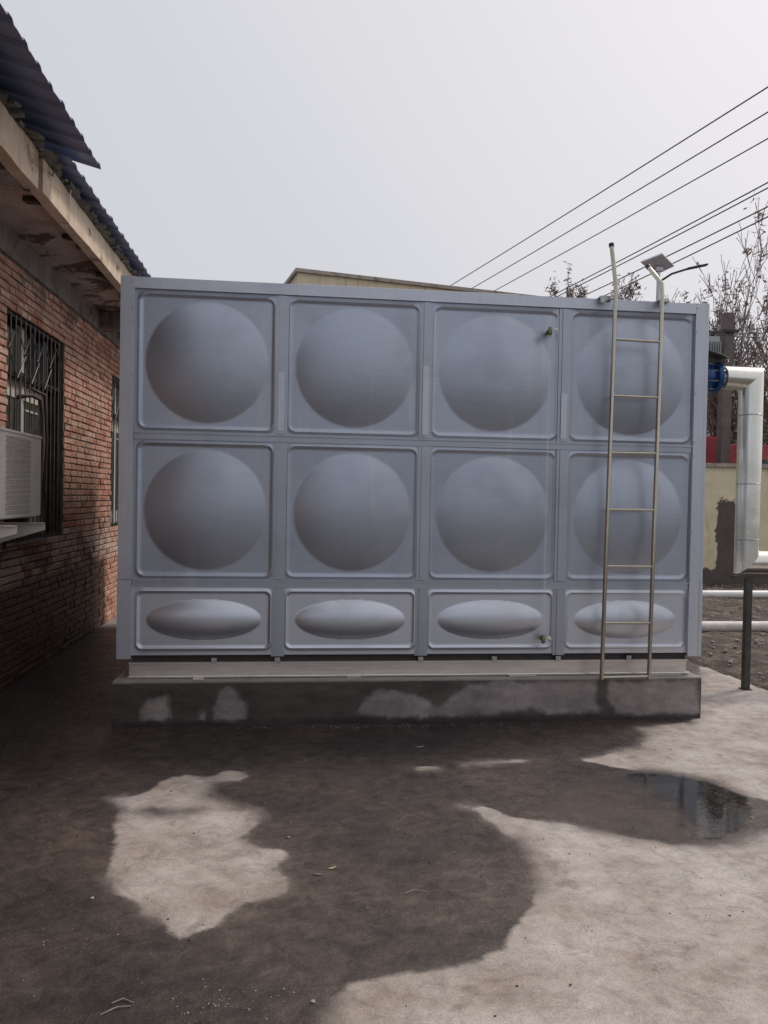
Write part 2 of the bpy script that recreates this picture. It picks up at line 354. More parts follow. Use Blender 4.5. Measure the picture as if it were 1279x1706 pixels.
a = me.attributes.new('dry', 'FLOAT', 'POINT'); a.data.foreach_set('value', np.clip(dry, -1, 1).astype(np.float32))
a = me.attributes.new('pool', 'FLOAT', 'POINT'); a.data.foreach_set('value', np.clip(pud, -1, 1).astype(np.float32))
def yard_mat():
    s = NT('yard_concrete')
    at = s.n('ShaderNodeAttribute'); at.attribute_name = 'dry'; ap = s.n('ShaderNodeAttribute'); ap.attribute_name = 'pool'
    n1 = s.noise(7, 6, 0.6); n2 = s.noise(1.1, 5, 0.6); n3 = s.noise(45, 5, 0.7); n4 = s.noise(2.6, 8, 0.68, s.pos((1, 1.25, 1)))
    d = s.math('ADD', at.outputs['Fac'], s.math('MULTIPLY_ADD', n1, 0.10, -0.05))
    m = s.mix(s.step(s.noise(1.7, 3), 0.42, 0.6), s.step(d, -0.012, 0.022), s.step(d, -0.07, 0.10))
    dryc = s.ramp(n4, [(0.30, (0.25, 0.20, 0.17)), (0.43, (0.37, 0.315, 0.28)), (0.55, (0.44, 0.39, 0.355)), (0.7, (0.53, 0.485, 0.45))])
    dryc = s.mix(s.math('MULTIPLY', s.step(s.noise(3.3, 9, 0.75, dist=0.6), 0.54, 0.66), 0.6), dryc, (0.22, 0.18, 0.155))
    dryc = s.mix(s.math('MULTIPLY', s.step(n3, 0.62, 0.78), 0.5), dryc, (0.18, 0.15, 0.13))
    dryc = s.mix(s.math('MULTIPLY', s.step(s.noise(9, 8, 0.8, s.pos((1.2, 1.5, 1)), 0.8), 0.60, 0.68), 0.35), dryc, (0.47, 0.43, 0.40))
    wetc = s.ramp(n2, [(0.34, (0.034, 0.028, 0.026)), (0.48, (0.060, 0.048, 0.042)), (0.60, (0.085, 0.064, 0.053)), (0.7, (0.118, 0.092, 0.077))])
    wetc = s.mix(s.math('MULTIPLY', s.step(n4, 0.55, 0.8), 0.5), wetc, (0.12, 0.10, 0.088))
    wetc = s.mix(s.math('MULTIPLY', s.step(n3, 0.60, 0.75), 0.3), wetc, (0.14, 0.115, 0.10))
    # soaked along plinth and house wall, with the tank's shadow painted in
    P = s.sep(); nearp = s.math('MULTIPLY', s.step(s.math('ADD', P[1], s.math('MULTIPLY', n1, 0.3)), -1.0, -0.35), s.step(P[0], 3.9, 3.0))
    wetc = s.mix(s.math('MULTIPLY', nearp, 0.6), wetc, (0.026, 0.021, 0.020))
    nw = s.math('MULTIPLY', s.step(s.math('ADD', P[0], s.math('MULTIPLY', n1, 0.5)), 0.5, -0.4), s.step(P[1], 3.75, 3.55))
    wetc = s.mix(s.math('MULTIPLY', nw, 0.5), wetc, (0.026, 0.021, 0.020))
    sunlit_far = s.step(P[1], 3.7, 4.1)  # ground in sun beyond the tank's shadow, painted in the dry colour
    m = s.math('MAXIMUM', m, s.math('MULTIPLY', sunlit_far, 0.7))
    rim = s.math('MULTIPLY', s.step(d, 0.20, 0.0), 0.22)
    dryc = s.mix(rim, dryc, (0.30, 0.25, 0.22))
    bl = s.n('ShaderNodeTexVoronoi'); bl.inputs['Scale'].default_value = 5.5; wv_ = s.n('ShaderNodeVectorMath', operation='ADD'); ns_ = s.n('ShaderNodeTexNoise'); ns_.inputs['Scale'].default_value = 14; ns_.inputs['Detail'].default_value = 5
    s.l(s.geo.outputs['Position'], ns_.inputs['Vector']); s.l(s.geo.outputs['Position'], wv_.inputs[0]); s2_ = s.n('ShaderNodeVectorMath', operation='SCALE'); s2_.inputs[3].default_value = 0.22; s.l(ns_.outputs['Color'], s2_.inputs[0]); s.l(s2_.outputs[0], wv_.inputs[1]); s.l(wv_.outputs[0], bl.inputs['Vector'])
    bs = s.math('MULTIPLY', s.step(bl.outputs['Distance'], 0.20, 0.05), s.step(s.noise(2.3, 4), 0.50, 0.60)); dryc = s.mix(s.math('MULTIPLY', bs, 0.55), dryc, (0.17, 0.14, 0.12))
    n5 = s.noise(130, 3, 0.7); n6 = s.noise(11, 7, 0.75, s.pos((1.0, 1.2, 1)), 0.6)
    dryc = s.mix(1.0, dryc, s.ramp(n5, [(0.32, 0.80), (0.5, 1.0), (0.68, 1.14)]), 'MULTIPLY')
    dryc = s.mix(1.0, dryc, s.ramp(n6, [(0.35, 0.76), (0.5, 1.0), (0.65, 1.12)]), 'MULTIPLY')
    wetc = s.mix(1.0, wetc, s.ramp(n6, [(0.35, 0.62), (0.5, 1.0), (0.66, 1.5)]), 'MULTIPLY')
    wetc = s.mix(1.0, wetc, s.ramp(n5, [(0.35, 0.80), (0.65, 1.25)]), 'MULTIPLY')
    vo = s.n('ShaderNodeTexVoronoi'); vo.inputs['Scale'].default_value = 34; s.l(s.geo.outputs['Position'], vo.inputs['Vector'])
    spots = s.math('MULTIPLY', s.step(vo.outputs['Distance'], 0.16, 0.08), s.step(s.noise(1.7, 4, 0.6), 0.50, 0.62))
    dryc = s.mix(s.math('MULTIPLY', spots, 0.75), dryc, (0.13, 0.105, 0.09)); wetc = s.mix(s.math('MULTIPLY', spots, 0.6), wetc, (0.20, 0.165, 0.14))
    c = s.mix(m, wetc, dryc)
    pm = s.step(s.math('ADD', ap.outputs['Fac'], s.math('MULTIPLY_ADD', n1, 0.08, -0.04)), -0.03, 0.03)
    c = s.mix(s.math('MULTIPLY', pm, 0.6), c, s.ramp(n2, [(0.4, (0.075, 0.057, 0.048)), (0.7, (0.13, 0.088, 0.064))]))
    rimp = s.math('MULTIPLY', s.step(ap.outputs['Fac'], -0.10, -0.01), s.math('SUBTRACT', 1.0, pm)); c = s.mix(s.math('MULTIPLY', rimp, 0.6), c, (0.07, 0.058, 0.052))
    # hairline cracks
    v = s.n('ShaderNodeTexVoronoi'); v.feature = 'DISTANCE_TO_EDGE'; v.inputs['Scale'].default_value = 0.55
    dv = s.n('ShaderNodeVectorMath', operation='ADD'); s.l(s.geo.outputs['Position'], dv.inputs[0])
    nn = s.n('ShaderNodeTexNoise'); nn.inputs['Scale'].default_value = 3.0; nn.inputs['Detail'].default_value = 6; s.l(s.geo.outputs['Position'], nn.inputs['Vector'])
    sc = s.n('ShaderNodeVectorMath', operation='SCALE'); s.l(nn.outputs['Color'], sc.inputs[0]); sc.inputs[3].default_value = 0.5; s.l(sc.outputs[0], dv.inputs[1]); s.l(dv.outputs[0], v.inputs['Vector'])
    cr = s.math('MULTIPLY', s.step(v.outputs['Distance'], 0.006, 0.001), s.step(s.noise(0.9, 3), 0.5, 0.6))
    c = s.mix(s.math('MULTIPLY', cr, 0.16), c, (0.03, 0.025, 0.022))
    s.col(c)
    wr = s.ramp(s.noise(5, 6, 0.65), [(0.3, 0.30), (0.7, 0.56)])
    rg = s.mix(m, wr, 0.9); s.rough(rg)
    s.b.inputs['Specular IOR Level'].default_value = 0.35
    s.bump(s.math('ADD', s.math('MULTIPLY_ADD', n5, 0.22, s.math('MULTIPLY', n3, 0.5)), s.math('ADD', s.math('MULTIPLY', n6, 0.8), s.math('ADD', n1, s.math('MULTIPLY', n4, 2.0)))), 0.5, 0.014)
    return s.m
ob('concrete_yard', me, yard_mat(), None, 'structure')

# puddle: thin film of water
def water_mat():
    s = NT('puddle_water'); t = s.t; t.nodes.remove(s.b)
    o = [n for n in t.nodes if n.type == 'OUTPUT_MATERIAL'][0]
    tr = t.nodes.new('ShaderNodeBsdfTransparent'); tr.inputs[0].default_value = (1, 1, 1, 1)
    gl = t.nodes.new('ShaderNodeBsdfGlossy'); gl.inputs['Roughness'].default_value = 0.045
    fr = t.nodes.new('ShaderNodeFresnel'); fr.inputs['IOR'].default_value = 1.95
    mx = t.nodes.new('ShaderNodeMixShader'); bp = t.nodes.new('ShaderNodeBump'); bp.inputs['Strength'].default_value = 0.10; bp.inputs['Distance'].default_value = 0.004
    h = s.math('ADD', s.noise(25, 3, 0.5), s.math('MULTIPLY', s.step(s.noise(120, 2, 0.6), 0.55, 0.8), s.step(s.noise(2.2, 3), 0.45, 0.6)))
    s.l(h, bp.inputs['Height']); s.l(bp.outputs[0], gl.inputs['Normal'])
    at = s.n('ShaderNodeAttribute'); at.attribute_name = 'depth'; dd = s.math('ADD', at.outputs['Fac'], s.math('MULTIPLY_ADD', s.noise(9, 6, 0.7), 0.16, -0.08)); fz = s.math('MULTIPLY', s.math('MULTIPLY', fr.outputs[0], s.step(dd, -0.012, 0.018)), s.math('MULTIPLY_ADD', s.step(s.math('ADD', s.sep()[0], s.math('MULTIPLY', s.noise(6, 5), 0.4)), 3.12, 3.38), 0.85, 0.15)); s.l(fz, mx.inputs[0]); s.l(tr.outputs[0], mx.inputs[1]); s.l(gl.outputs[0], mx.inputs[2]); s.l(mx.outputs[0], o.inputs[0])
    return s.m
wx = np.arange(2.3, 3.75, 0.02); wy = np.arange(-2.15, -1.0, 0.02); gx, gy = np.meshgrid(wx, wy)
ed = sdist(gx.ravel(), gy.ravel(), PUDDLE); nx = len(wx)
F = [(j*nx+i, j*nx+i+1, j*nx+i+1+nx, j*nx+i+nx) for j in range(len(wy)-1) for i in range(nx-1) if ed[j*nx+i] > -0.07]
used_ = sorted({k for f in F for k in f}); mp_ = {k: q for q, k in enumerate(used_)}
me = bpy.data.meshes.new('puddle'); me.from_pydata([(float(gx.ravel()[k]), float(gy.ravel()[k]), 0.004) for k in used_], [], [tuple(mp_[k] for k in f) for f in F]); me.update()
a = me.attributes.new('depth', 'FLOAT', 'POINT'); a.data.foreach_set('value', ed[used_].astype(np.float32))
ob('puddle', me, water_mat(), None, 'structure')

# soil beyond the slab, out to the horizon
SX = axis(4.2, 11.5, 0.07, -300, 300); SY = axis(-0.8, 8.7, 0.07, -300, 300)
V = []
for y in SY:
    for x in SX:
        e_ = y - slab_edge(x)
        if x < 4.3: e_ = min(e_, (x-4.3))
        t = max(0, min(1, (e_+0.10)/0.22))
        h = 0.035*noise.noise((x*1.1, y*1.1, 0)) + 0.03*noise.noise((x*4, y*4, 3)) + 0.018*noise.noise((x*11, y*11, 7))
        V.append((float(x), float(y), -0.07*(1-t) + t*(0.012 + h*(1 if (x < 14 and -2 < y < 12) else 0))))
nx = len(SX); F = [(j*nx+i, j*nx+i+1, j*nx+i+1+nx, j*nx+i+nx) for j in range(len(SY)-1) for i in range(nx-1)]
me = bpy.data.meshes.new('soil_ground'); me.from_pydata(V, [], F); me.update(); me.shade_smooth()
def soil_mat():
    s = NT('soil'); c = s.ramp(s.noise(4, 8, 0.72), [(0.35, (0.040, 0.028, 0.023)), (0.5, (0.085, 0.060, 0.047)), (0.60, (0.17, 0.125, 0.10)), (0.70, (0.36, 0.30, 0.265))])
    c = s.mix(s.math('MULTIPLY', s.step(s.noise(30, 5, 0.7), 0.58, 0.7), 0.6), c, (0.26, 0.225, 0.20)); s.col(c); s.rough(0.9)
    s.bump(s.noise(22, 8, 0.75), 0.9, 0.03); return s.m
M_soil = soil_mat(); ob('soil_ground', me, M_soil, None, 'structure')

def rock_mesh(name, seed, sub=1):
    bm = bmesh.new(); bmesh.ops.create_icosphere(bm, subdivisions=sub, radius=1)
    for v in bm.verts: v.co *= 0.75+0.5*noise.noise(v.co*1.3+Vector((seed*7.1, 0, 0))); v.co.z *= 0.6
    me = bpy.data.meshes.new(name); bm.to_mesh(me); bm.free(); return me
M_stone = simple('chip_stone', (0.30, 0.25, 0.22), 0.85, 0, 0.3, 30, 0.3)
M_leaf = simple('dry_leaf', (0.36, 0.27, 0.19), 0.8, 0, 0.3, 20, 0)
rocks = [rock_mesh('chip', i) for i in range(5)]
def scatter(name, mat, pts, sizes, kind='stuff'):
    mb = MB()
    for (x, y, z), s_ in zip(pts, sizes):
        r = rocks[rnd.randrange(5)]; m = Matrix.Rotation(rnd.random()*6.28, 3, 'Z')
        mb.add([m @ (v.co*s_) + Vector((x, y, z)) for v in r.vertices], [tuple(p.vertices) for p in r.polygons])
    return mb.build(name, mat, None, False, kind)
pts, sz = [], []
while len(pts) < 3200:
    x, y = rnd.uniform(4.6, 11), rnd.uniform(-0.2, 8.2)
    if y > slab_edge(x)+0.1: pts.append((x, y, 0.03)); sz.append(rnd.choice((0.007, 0.008, 0.010, 0.014, 0.02, 0.03))*rnd.uniform(.6, 1.3))
tag(scatter('rubble', M_stone, pts, sz), 'stone chips and clods strewn over the brown soil by the pipes', 'rubble')
pts, sz = [], []
cl = [(2.0, -0.16, 1.0, .04, 160), (0.4, -0.16, .5, .04, 30), (2.0, -0.18, .5, .06, 60), (1.4, -0.2, .4, .06, 20), (0.95, -2.95, .18, .1, 70), (1.6, -2.2, .5, .3, 25), (0.3, -2.6, .7, .4, 40), (1.5, -1.3, 1.2, .6, 45), (3, -2.6, 1.0, .5, 40), (3.0, -1.5, .4, .25, 30), (3.5, -.6, .5, .3, 20), (0.6, -1.7, .6, .4, 20)]
for cx, cy, dx, dy, n_ in cl:
    for _ in range(n_):
        pts.append((rnd.gauss(cx, dx*.55), min(-0.12, rnd.gauss(cy, dy*.55)), 0.001)); sz.append(rnd.choice((0.0018, 0.0022, 0.003, 0.0045))*rnd.uniform(.7, 1.3))
tag(scatter('grit', M_stone, pts, sz), 'pale grit and crumbs scattered over the damp yard concrete', 'grit')
pts, sz = [], []
for _ in range(170):
    pts.append((rnd.uniform(-.3, 4.5), rnd.uniform(-3.2, -.2), 0.001)); sz.append(rnd.choice((0.003, 0.004, 0.006))*rnd.uniform(.7, 1.4))
tag(scatter('dirt_crumbs', M_timber, pts, sz), 'dark dirt crumbs scattered over the yard concrete', 'dirt')
# single leaves, twigs and stones one can pick out
def leaf(px, py, rz, s_, label, cat='leaf', name='fallen_leaf', mat=None):
    mb = MB(); N = 7
    for sgn in (0, 1): pass
    top, bot = [], []
    for i in range(N):
        t = i/(N-1)*2-1; wd = 0.28*(1-t*t)*s_; zz = 0.004+0.15*s_*t*t
        top.append((t*s_, wd, zz)); bot.append((t*s_, -wd, zz))
    V = top+bot+[(x, y, z-0.0015) for x, y, z in top+bot]
    Fq = [(i, N+i, N+i+1, i+1) for i in range(N-1)] + [(2*N+i, 2*N+i+1, 3*N+i+1, 3*N+i) for i in range(N-1)]
    Fq += [(i, i+1, 2*N+i+1, 2*N+i) for i in range(N-1)] + [(N+i+1, N+i, 3*N+i, 3*N+i+1) for i in range(N-1)]
    mb.add(V, Fq); o = mb.build(name, mat or M_leaf); o.location = (px, py, 0.0); o.rotation_euler = (0, 0, rz); return tag(o, label, cat)
leaf(1.345, -2.13, 0.6, 0.022, 'pale curled leaf lying on the wet concrete in the middle of the yard')
leaf(1.285, -2.18, -0.2, 0.02, 'darker flat leaf beside the pale curled leaf on the wet concrete', mat=simple('wet_leaf', (0.22, 0.18, 0.15), 0.4))
leaf(1.95, -0.62, 0.1, 0.03, 'small pale flake lying on the dark wet strip in front of the plinth', 'flake', 'fallen_flake', M_stone)
mb = MB(); mb.tube([(0.62, -2.98, .006), (0.66, -2.95, .007), (0.70, -2.945, .004)], .0016, 5); mb.tube([(0.64, -2.93, .006), (0.67, -2.91, .006), (0.705, -2.93, .004)], .0013, 5)
tag(mb.build('twig', M_stone), 'broken pale twig on the wet concrete near the lower left', 'twig')
mb = MB(); mb.tube([(1.62, -2.36, .006), (1.66, -2.34, .009), (1.71, -2.35, .003)], .0014, 5)
tag(mb.build('twig', M_stone), 'short straw twig on the wet concrete left of the large dry patch', 'twig')
for (x, y, s_, lab) in [(1.16, -1.83, .010, 'white pebble on dark wet concrete right of the left dry patch'), (0.42, -2.30, .010, 'small pale stone on the dark ground left of the dry patch'), (1.25, -2.97, .010, 'lone white pebble on the wet brown concrete at the bottom')]:
    o = ob('pebble', rocks[0], M_stone); o.location = (x, y, .004); o.scale = (s_,)*3; tag(o, lab, 'pebble')

# ---------------------------------------------------------------- plinth
def base_mat():
    s = NT('plinth_concrete')
    at = s.n('ShaderNodeAttribute'); at.attribute_name = 'dry'
    n1 = s.noise(9, 6, 0.65); n3 = s.noise(40, 5, 0.7); n2 = s.noise(3, 8, 0.7, s.pos((1, 1, 2.5)))
    m = s.math('MULTIPLY', s.step(s.math('ADD', at.outputs['Fac'], s.math('MULTIPLY_ADD', n1, 0.11, -0.055)), -0.022, 0.028), s.ramp(s.noise(6, 7, 0.75), [(0.35, 0.62), (0.6, 1.0)]))
    dryc = s.ramp(n2, [(0.3, (0.20, 0.17, 0.165)), (0.7, (0.36, 0.31, 0.30))]); dryc = s.mix(s.step(n3, 0.55, 0.75), dryc, (0.14, 0.12, 0.11))
    wetc = s.ramp(n2, [(0.3, (0.038, 0.030, 0.028)), (0.7, (0.095, 0.076, 0.068))])
    c = s.mix(m, wetc, dryc)
    P = s.sep(); top = s.step(P[2], 0.283, 0.298)
    c = s.mix(top, c, s.ramp(n1, [(0.3, (0.22, 0.20, 0.18)), (0.7, (0.36, 0.33, 0.30))]))
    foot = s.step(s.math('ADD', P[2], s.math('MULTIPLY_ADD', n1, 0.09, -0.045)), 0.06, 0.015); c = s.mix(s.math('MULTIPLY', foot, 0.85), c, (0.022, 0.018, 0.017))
    v = s.n('ShaderNodeTexVoronoi'); v.feature = 'DISTANCE_TO_EDGE'; v.inputs['Scale'].default_value = 2.2
    mp = s.n('ShaderNodeMapping'); mp.inputs['Scale'].default_value = (0.6, 1, 2); s.l(s.geo.outputs['Position'], mp.inputs[0])
    nn = s.n('ShaderNodeTexNoise'); nn.inputs['Scale'].default_value = 5; nn.inputs['Detail'].default_value = 5; s.l(s.geo.outputs['Position'], nn.inputs['Vector'])
    ad = s.n('ShaderNodeVectorMath', operation='ADD'); sc = s.n('ShaderNodeVectorMath', operation='SCALE'); sc.inputs[3].default_value = 0.6
    s.l(nn.outputs['Color'], sc.inputs[0]); s.l(mp.outputs[0], ad.inputs[0]); s.l(sc.outputs[0], ad.inputs[1]); s.l(ad.outputs[0], v.inputs['Vector'])
    c = s.mix(s.math('MULTIPLY', s.step(v.outputs['Distance'], 0.018, 0.004), s.math('MULTIPLY', s.step(s.noise(2, 3), 0.48, 0.6), 0.25)), c, (0.03, 0.026, 0.024))
    s.col(c); s.rough(s.mix(m, 0.55, 0.88)); s.bump(s.math('ADD', n3, s.math('MULTIPLY', n1, 2)), 0.4, 0.006); return s.m
bx = np.arange(-0.03, 4.10, 0.03); bz = np.linspace(0, 0.30, 16)
bx[-1] = 4.09
gx, gz = np.meshgrid(bx, bz); gxf, gzf = gx.ravel(), gz.ravel()
bd = np.max([sdist(gxf, gzf, p) for p in BASE], axis=0); nx = len(bx)
V = [(float(x), -0.10+0.004*noise.noise((x*6, z*12, 0)), float(z)) for x, z in zip(gxf, gzf)]
F = [(j*nx+i, j*nx+i+1, j*nx+i+1+nx, j*nx+i+nx) for j in range(15) for i in range(nx-1)]
nv = len(V); V += [(-0.03, 4.12, 0), (4.09, 4.12, 0), (-0.03, 4.12, .30), (4.09, 4.12, .30)]
tl, tr = 15*nx, 15*nx+nx-1
F += [tuple([15*nx+i for i in range(nx)] + [nv+3, nv+2]), tuple([nv]+[j*nx for j in range(16)]+[nv+2]), tuple([nv+1, nv+3]+[j*nx+nx-1 for j in reversed(range(16))]), (nv, nv+2, nv+3, nv+1)]
me = bpy.data.meshes.new('plinth'); me.from_pydata(V, [], F); me.update()
a = me.attributes.new('dry', 'FLOAT', 'POINT'); a.data.foreach_set('value', np.concatenate([np.clip(bd, -1, 1), [-.3]*4]).astype(np.float32))
tag(ob('concrete_plinth', me, base_mat()), 'low damp concrete plinth under the steel water tank, with pale dry patches', 'plinth')

# ---------------------------------------------------------------- water tank
TW, TD = 4.10, 4.10
tank = empty('water_tank', (2.05, 2.05, 0.30), 'large grey stainless steel water tank of domed panels on the concrete plinth', 'water tank')
def panel_mesh(w_, h_, low=False):
    nx_, nz = (120, 120) if not low else (130, 84)
    hx, hz = w_/2, h_/2; V, F = [], []
    for j in range(nz+1):
        z = -hz + h_*j/nz
        for i in range(nx_+1):
            x = -hx + w_*i/nx_
            # rounded-rectangle rib
            rx, rz, rad = hx-0.045, hz-0.045, 0.045
            qx, qz = abs(x)-(rx-rad), abs(z)-(rz-rad)
            d = math.hypot(max(qx, 0), max(qz, 0)) + min(max(qx, qz), 0) - rad
            y = (0.008 if low else 0.0065)*math.exp(-(d/0.011)**2) - 0.004*(1 if d < 0 else 0)*min(1, -d/0.01)
            if low:
                q = (x/0.385)**2 + (z/0.138)**2
                if q < 1: y += 0.050*(1-q)*(1-0.25*(1-q))/0.75*min(1, (1-q)/0.06)**0.35
            else:
                a_, H = 0.408, 0.056; Rs = (a_*a_+H*H)/(2*H); r = math.hypot(x, z)
                if r < a_: y += math.sqrt(Rs*Rs-r*r)-(Rs-H)
                # slight waviness of thin sheet
                y += 0.0016*noise.noise((x*2.6, z*2.6, 2))
            V.append((x, -y, z))
    n = nx_+1
    F = [(j*n+i, j*n+i+1, j*n+i+1+n, j*n+i+n) for j in range(nz) for i in range(nx_)]
    rim = [i for i in range(n)] + [j*n+nx_ for j in range(1, nz+1)] + [nz*n+i for i in range(nx_-1, -1, -1)] + [j*n for j in range(nz-1, 0, -1)]
    b = len(V); V += [(V[k][0], 0.02, V[k][2]) for k in rim]; m = len(rim)
    F += [(rim[(k+1) % m], rim[k], b+k, b+(k+1) % m) for k in range(m)]
    F.append(tuple(b+k for k in range(m)))
    me = bpy.data.meshes.new('panel_low' if low else 'panel'); me.from_pydata(V, [], F); me.update(); me.shade_smooth(); me.set_sharp_from_angle(angle=R(26)); return me
PM = panel_mesh(0.985, 0.985); PL = panel_mesh(0.985, 0.485, True); PM.materials.append(M_panel); PL.materials.append(M_panel_low)
ZC = [0.70, 1.449, 2.449]
sides = [((0, 0), (1, 0), 0), ((TW, 0), (0, 1), R(90)), ((TW, TD), (-1, 0), R(180)), ((0, TD), (0, -1), R(-90))]
for (ox, oy), (dx, dy), rz in sides:
    for c_ in range(4):
        t = 0.05+0.5+c_
        for r_ in range(3):
            put('panel', PL if r_ == 0 else PM, None, tank, (ox+dx*t, oy+dy*t, ZC[r_]), (rnd.uniform(-.006, .006), 0, rz+rnd.uniform(-.004, .004)))
def side_box(mb, sd_, t0, t1, y0, y1, z0, z1):   # y0..y1: depth outwards negative, along the given side
    (ox, oy), (dx, dy), rz = sd_; nxn, nyn = dy, -dx   # outward normal
    ps = []
    for z in (z0, z1):
        for y in (y0, y1):
            for t in (t0, t1): ps.append((ox+dx*t-nxn*y, oy+dy*t-nyn*y, z))
    mb.add(ps, [(0, 2, 3, 1), (4, 5, 7, 6), (0, 1, 5, 4), (2, 6, 7, 3), (0, 4, 6, 2), (1, 3, 7, 5)])
for sd_ in sides:
    for c_ in range(1, 4):
        t = 0.05+c_
        for (z0, z1) in ((0.447, 0.922), (0.977, 1.920), (1.976, 2.925)):
            mb = MB(); side_box(mb, sd_, t-0.044, t+0.044, -0.007, 0.0, z0, z1); side_box(mb, sd_, t-0.02, t+0.02, -0.0135, -0.007, z0+0.002, z1-0.002)
            mb.build('joint_strip', M_trim, tank)
        mb = MB(); zz = 2.40+0.08*((c_*7) % 3-1); side_box(mb, sd_, t-0.022, t+0.022, -0.0165, -0.0135, 2.0, zz); mb.build('overlap_strip', M_corner, tank)
    for z in (0.949, 1.948):
        mb = MB(); side_box(mb, sd_, 0.072, TW-0.08, -0.010, 0.0, z-0.026, z+0.026); side_box(mb, sd_, 0.073, TW-0.081, -0.018, -0.010, z+0.014, z+0.026)
        mb.build('seam_strip', M_trim, tank)
    mb = MB(); side_box(mb, sd_, 0.012, TW-0.012, -0.0205, 0.0, 2.928, 3.002); mb.build('top_angle', M_corner, tank)
    # strip of the corner angle on this side: left part and right part
    mb = MB(); side_box(mb, sd_, -0.022, 0.070, -0.0225, 0.0, 0.975, 3.004); side_box(mb, sd_, -0.024, 0.069, -0.0245, 0.0, 0.438, 0.972); mb.build('corner_angle', M_corner, tank)
    mb = MB(); side_box(mb, sd_, TW-0.078, TW-0.001, -0.0222, 0.0, 0.437, 3.0035); mb.build('corner_angle', M_corner, tank)
    scr = None
    for z in (0.50, 0.90, 1.0, 1.35, 1.90, 2.0, 2.35, 2.80, 2.97):
        for t in (0.058, TW-0.068):
            mb = MB(); (ox, oy), (dx, dy), rz = sd_; nrm = Vector((dy, -dx, 0)); p = Vector((ox+dx*t, oy+dy*t, z)) + nrm*0.0225
            mb.lathe(p, nrm, [(0, .006), (.003, .006), (.005, .003)], 8); mb.build('screw', M_bolt, tank)
mb = MB(); mb.box(0.0, TW, 0.0, TD, 2.985, 2.999); mb.build('roof_sheet', M_trim, tank)
mb = MB(); mb.box(1.15, 2.72, 0.03, 0.06, 3.005, 3.02); mb.build('sky_glint_strip', M_white, tank)  # white strip added as the sky's reflection along the tank's top edge
mb = MB(); mb.lathe((0.8, 1.2, 3.0), (0, 0, 1), [(0, .3), (.02, .3), (.025, .28), (.04, .27)], 32); mb.build('hatch', M_corner, tank, 'ang')
mb = MB(); mb.box(0.03, TW-0.03, 0.03, TD-0.03, 0.432, 0.447); mb.build('floor_sheet', M_dark, tank)
for (bx_, lw) in ((0.62, 'tab'), (1.05, 'tab'), (2.05, 'tab'), (2.58, 'tab'), (3.05, 'tab'), (3.58, 'tab')):
    mb = MB(); mb.box(bx_-0.018, bx_+0.018, -0.012, 0.028, 0.402, 0.44); mb.lathe((bx_, -0.012, .42), (0, -1, 0), [(0, .009), (.007, .009)], 6); mb.build('fixing_tab', M_bolt, tank)
# skid channels under the tank
mb = MB(); mb.box(0.05, 4.04, 0.030, 0.04, 0.312, 0.400); mb.box(0.05, 4.04, 0.0, 0.10, 0.400, 0.408); mb.box(0.05, 4.04, -0.012, 0.10, 0.304, 0.312); mb.build('skid_channel', M_channel, tank)
mb = MB(); mb.box(0.07, 4.03, 0.028, 0.05, 0.408, 0.432); mb.build('packing_bar', M_dark, tank)
for x in (0.05, 1.05, 2.05, 3.05, 4.03):
    mb = MB(); mb.box(x, x+0.05 if x < 4 else x+0.01, 0.101, 4.04, 0.304, 0.431); mb.build('skid_rail', M_channel, tank)
for i, (x, wd) in enumerate(((0.52, .035), (1.58, .05), (2.78, .10), (3.85, .12))):
    mb = MB((x, -0.03, 0.303)); mb.box(x-wd, x+wd, -0.055, -0.012, 0.3005, 0.309); o = mb.build('shim_plate', M_bolt if i else M_curtain, tank); o.rotation_euler = (0, 0, R((4, -2, 1, 0)[i]))

mb = MB(); mb.tube([(0.05, -0.011, 0.3135), (4.04, -0.011, 0.3135)], 0.0055, 8); mb.build('flange_lip', M_clad, tank, 'ang')  # bright rounded tube added along the flange edge for its highlight
# level gauge
g = empty('level_gauge', (2.915, -0.03, 0.55), 'thin clear level tube between two brass valves on the third panel column', 'gauge')
mb = MB(); mb.tube([(2.915, -0.075, 0.60), (2.915, -0.075, 2.72)], 0.011, 10); mb.build('clear_tube', M_clear, g, 'ang')
for z, up in ((0.575, 1), (2.745, -1)):
    mb = MB(); mb.tube([(2.915, -0.0, z), (2.915, -0.09, z)], 0.011, 10); mb.lathe((2.915, -0.075, z-0.03*1), (0, 0, 1), [(0, .010), (.01, .015), (.05, .015), (.06, .010)], 10)
    mb.lathe((2.915, -0.035, z), (0, -1, 0), [(0, .019), (.012, .019)], 6); vb = mb.build('valve_body', M_green, g, 'ang')
    mb = MB(); mb.lathe((2.935, -0.075, z), (1, -0.4, 0.3), [(0, .006), (.018, .006), (.018, .017), (.03, .017), (.033, .010)], 8); mb.build('valve_knob', M_white, g, 'ang')

# ladder
lad = empty('steel_ladder', (3.51, -0.13, 0.30), 'tall stainless tube ladder hung on the right end of the tank front', 'ladder')
rl = [((3.325, -0.135, 0.300), (3.362, -0.135, 2.99), (3.366, -0.125, 3.08), (3.338, -0.10, 3.36)), ((3.675, -0.135, 0.300), (3.705, -0.135, 2.99), (3.708, -0.120, 3.10), (3.670, 0.02, 3.26))]
for i, p in enumerate(rl):
    mb = MB(); mb.tube(p, 0.0148, 12); mb.build('rail', M_chrome, lad, 'ang')
    mb = MB(); e0 = Vector(p[3]); d0 = (Vector(p[3])-Vector(p[2])).normalized(); mb.lathe(e0-d0*0.012, d0, [(0, .0185), (.024, .0185), (.027, .012)], 12); mb.build('end_cap', M_black, lad, 'ang')
def rail_x(i, z): a, b = rl[i][0], rl[i][1]; return a[0]+(b[0]-a[0])*(z-a[2])/(b[2]-a[2])
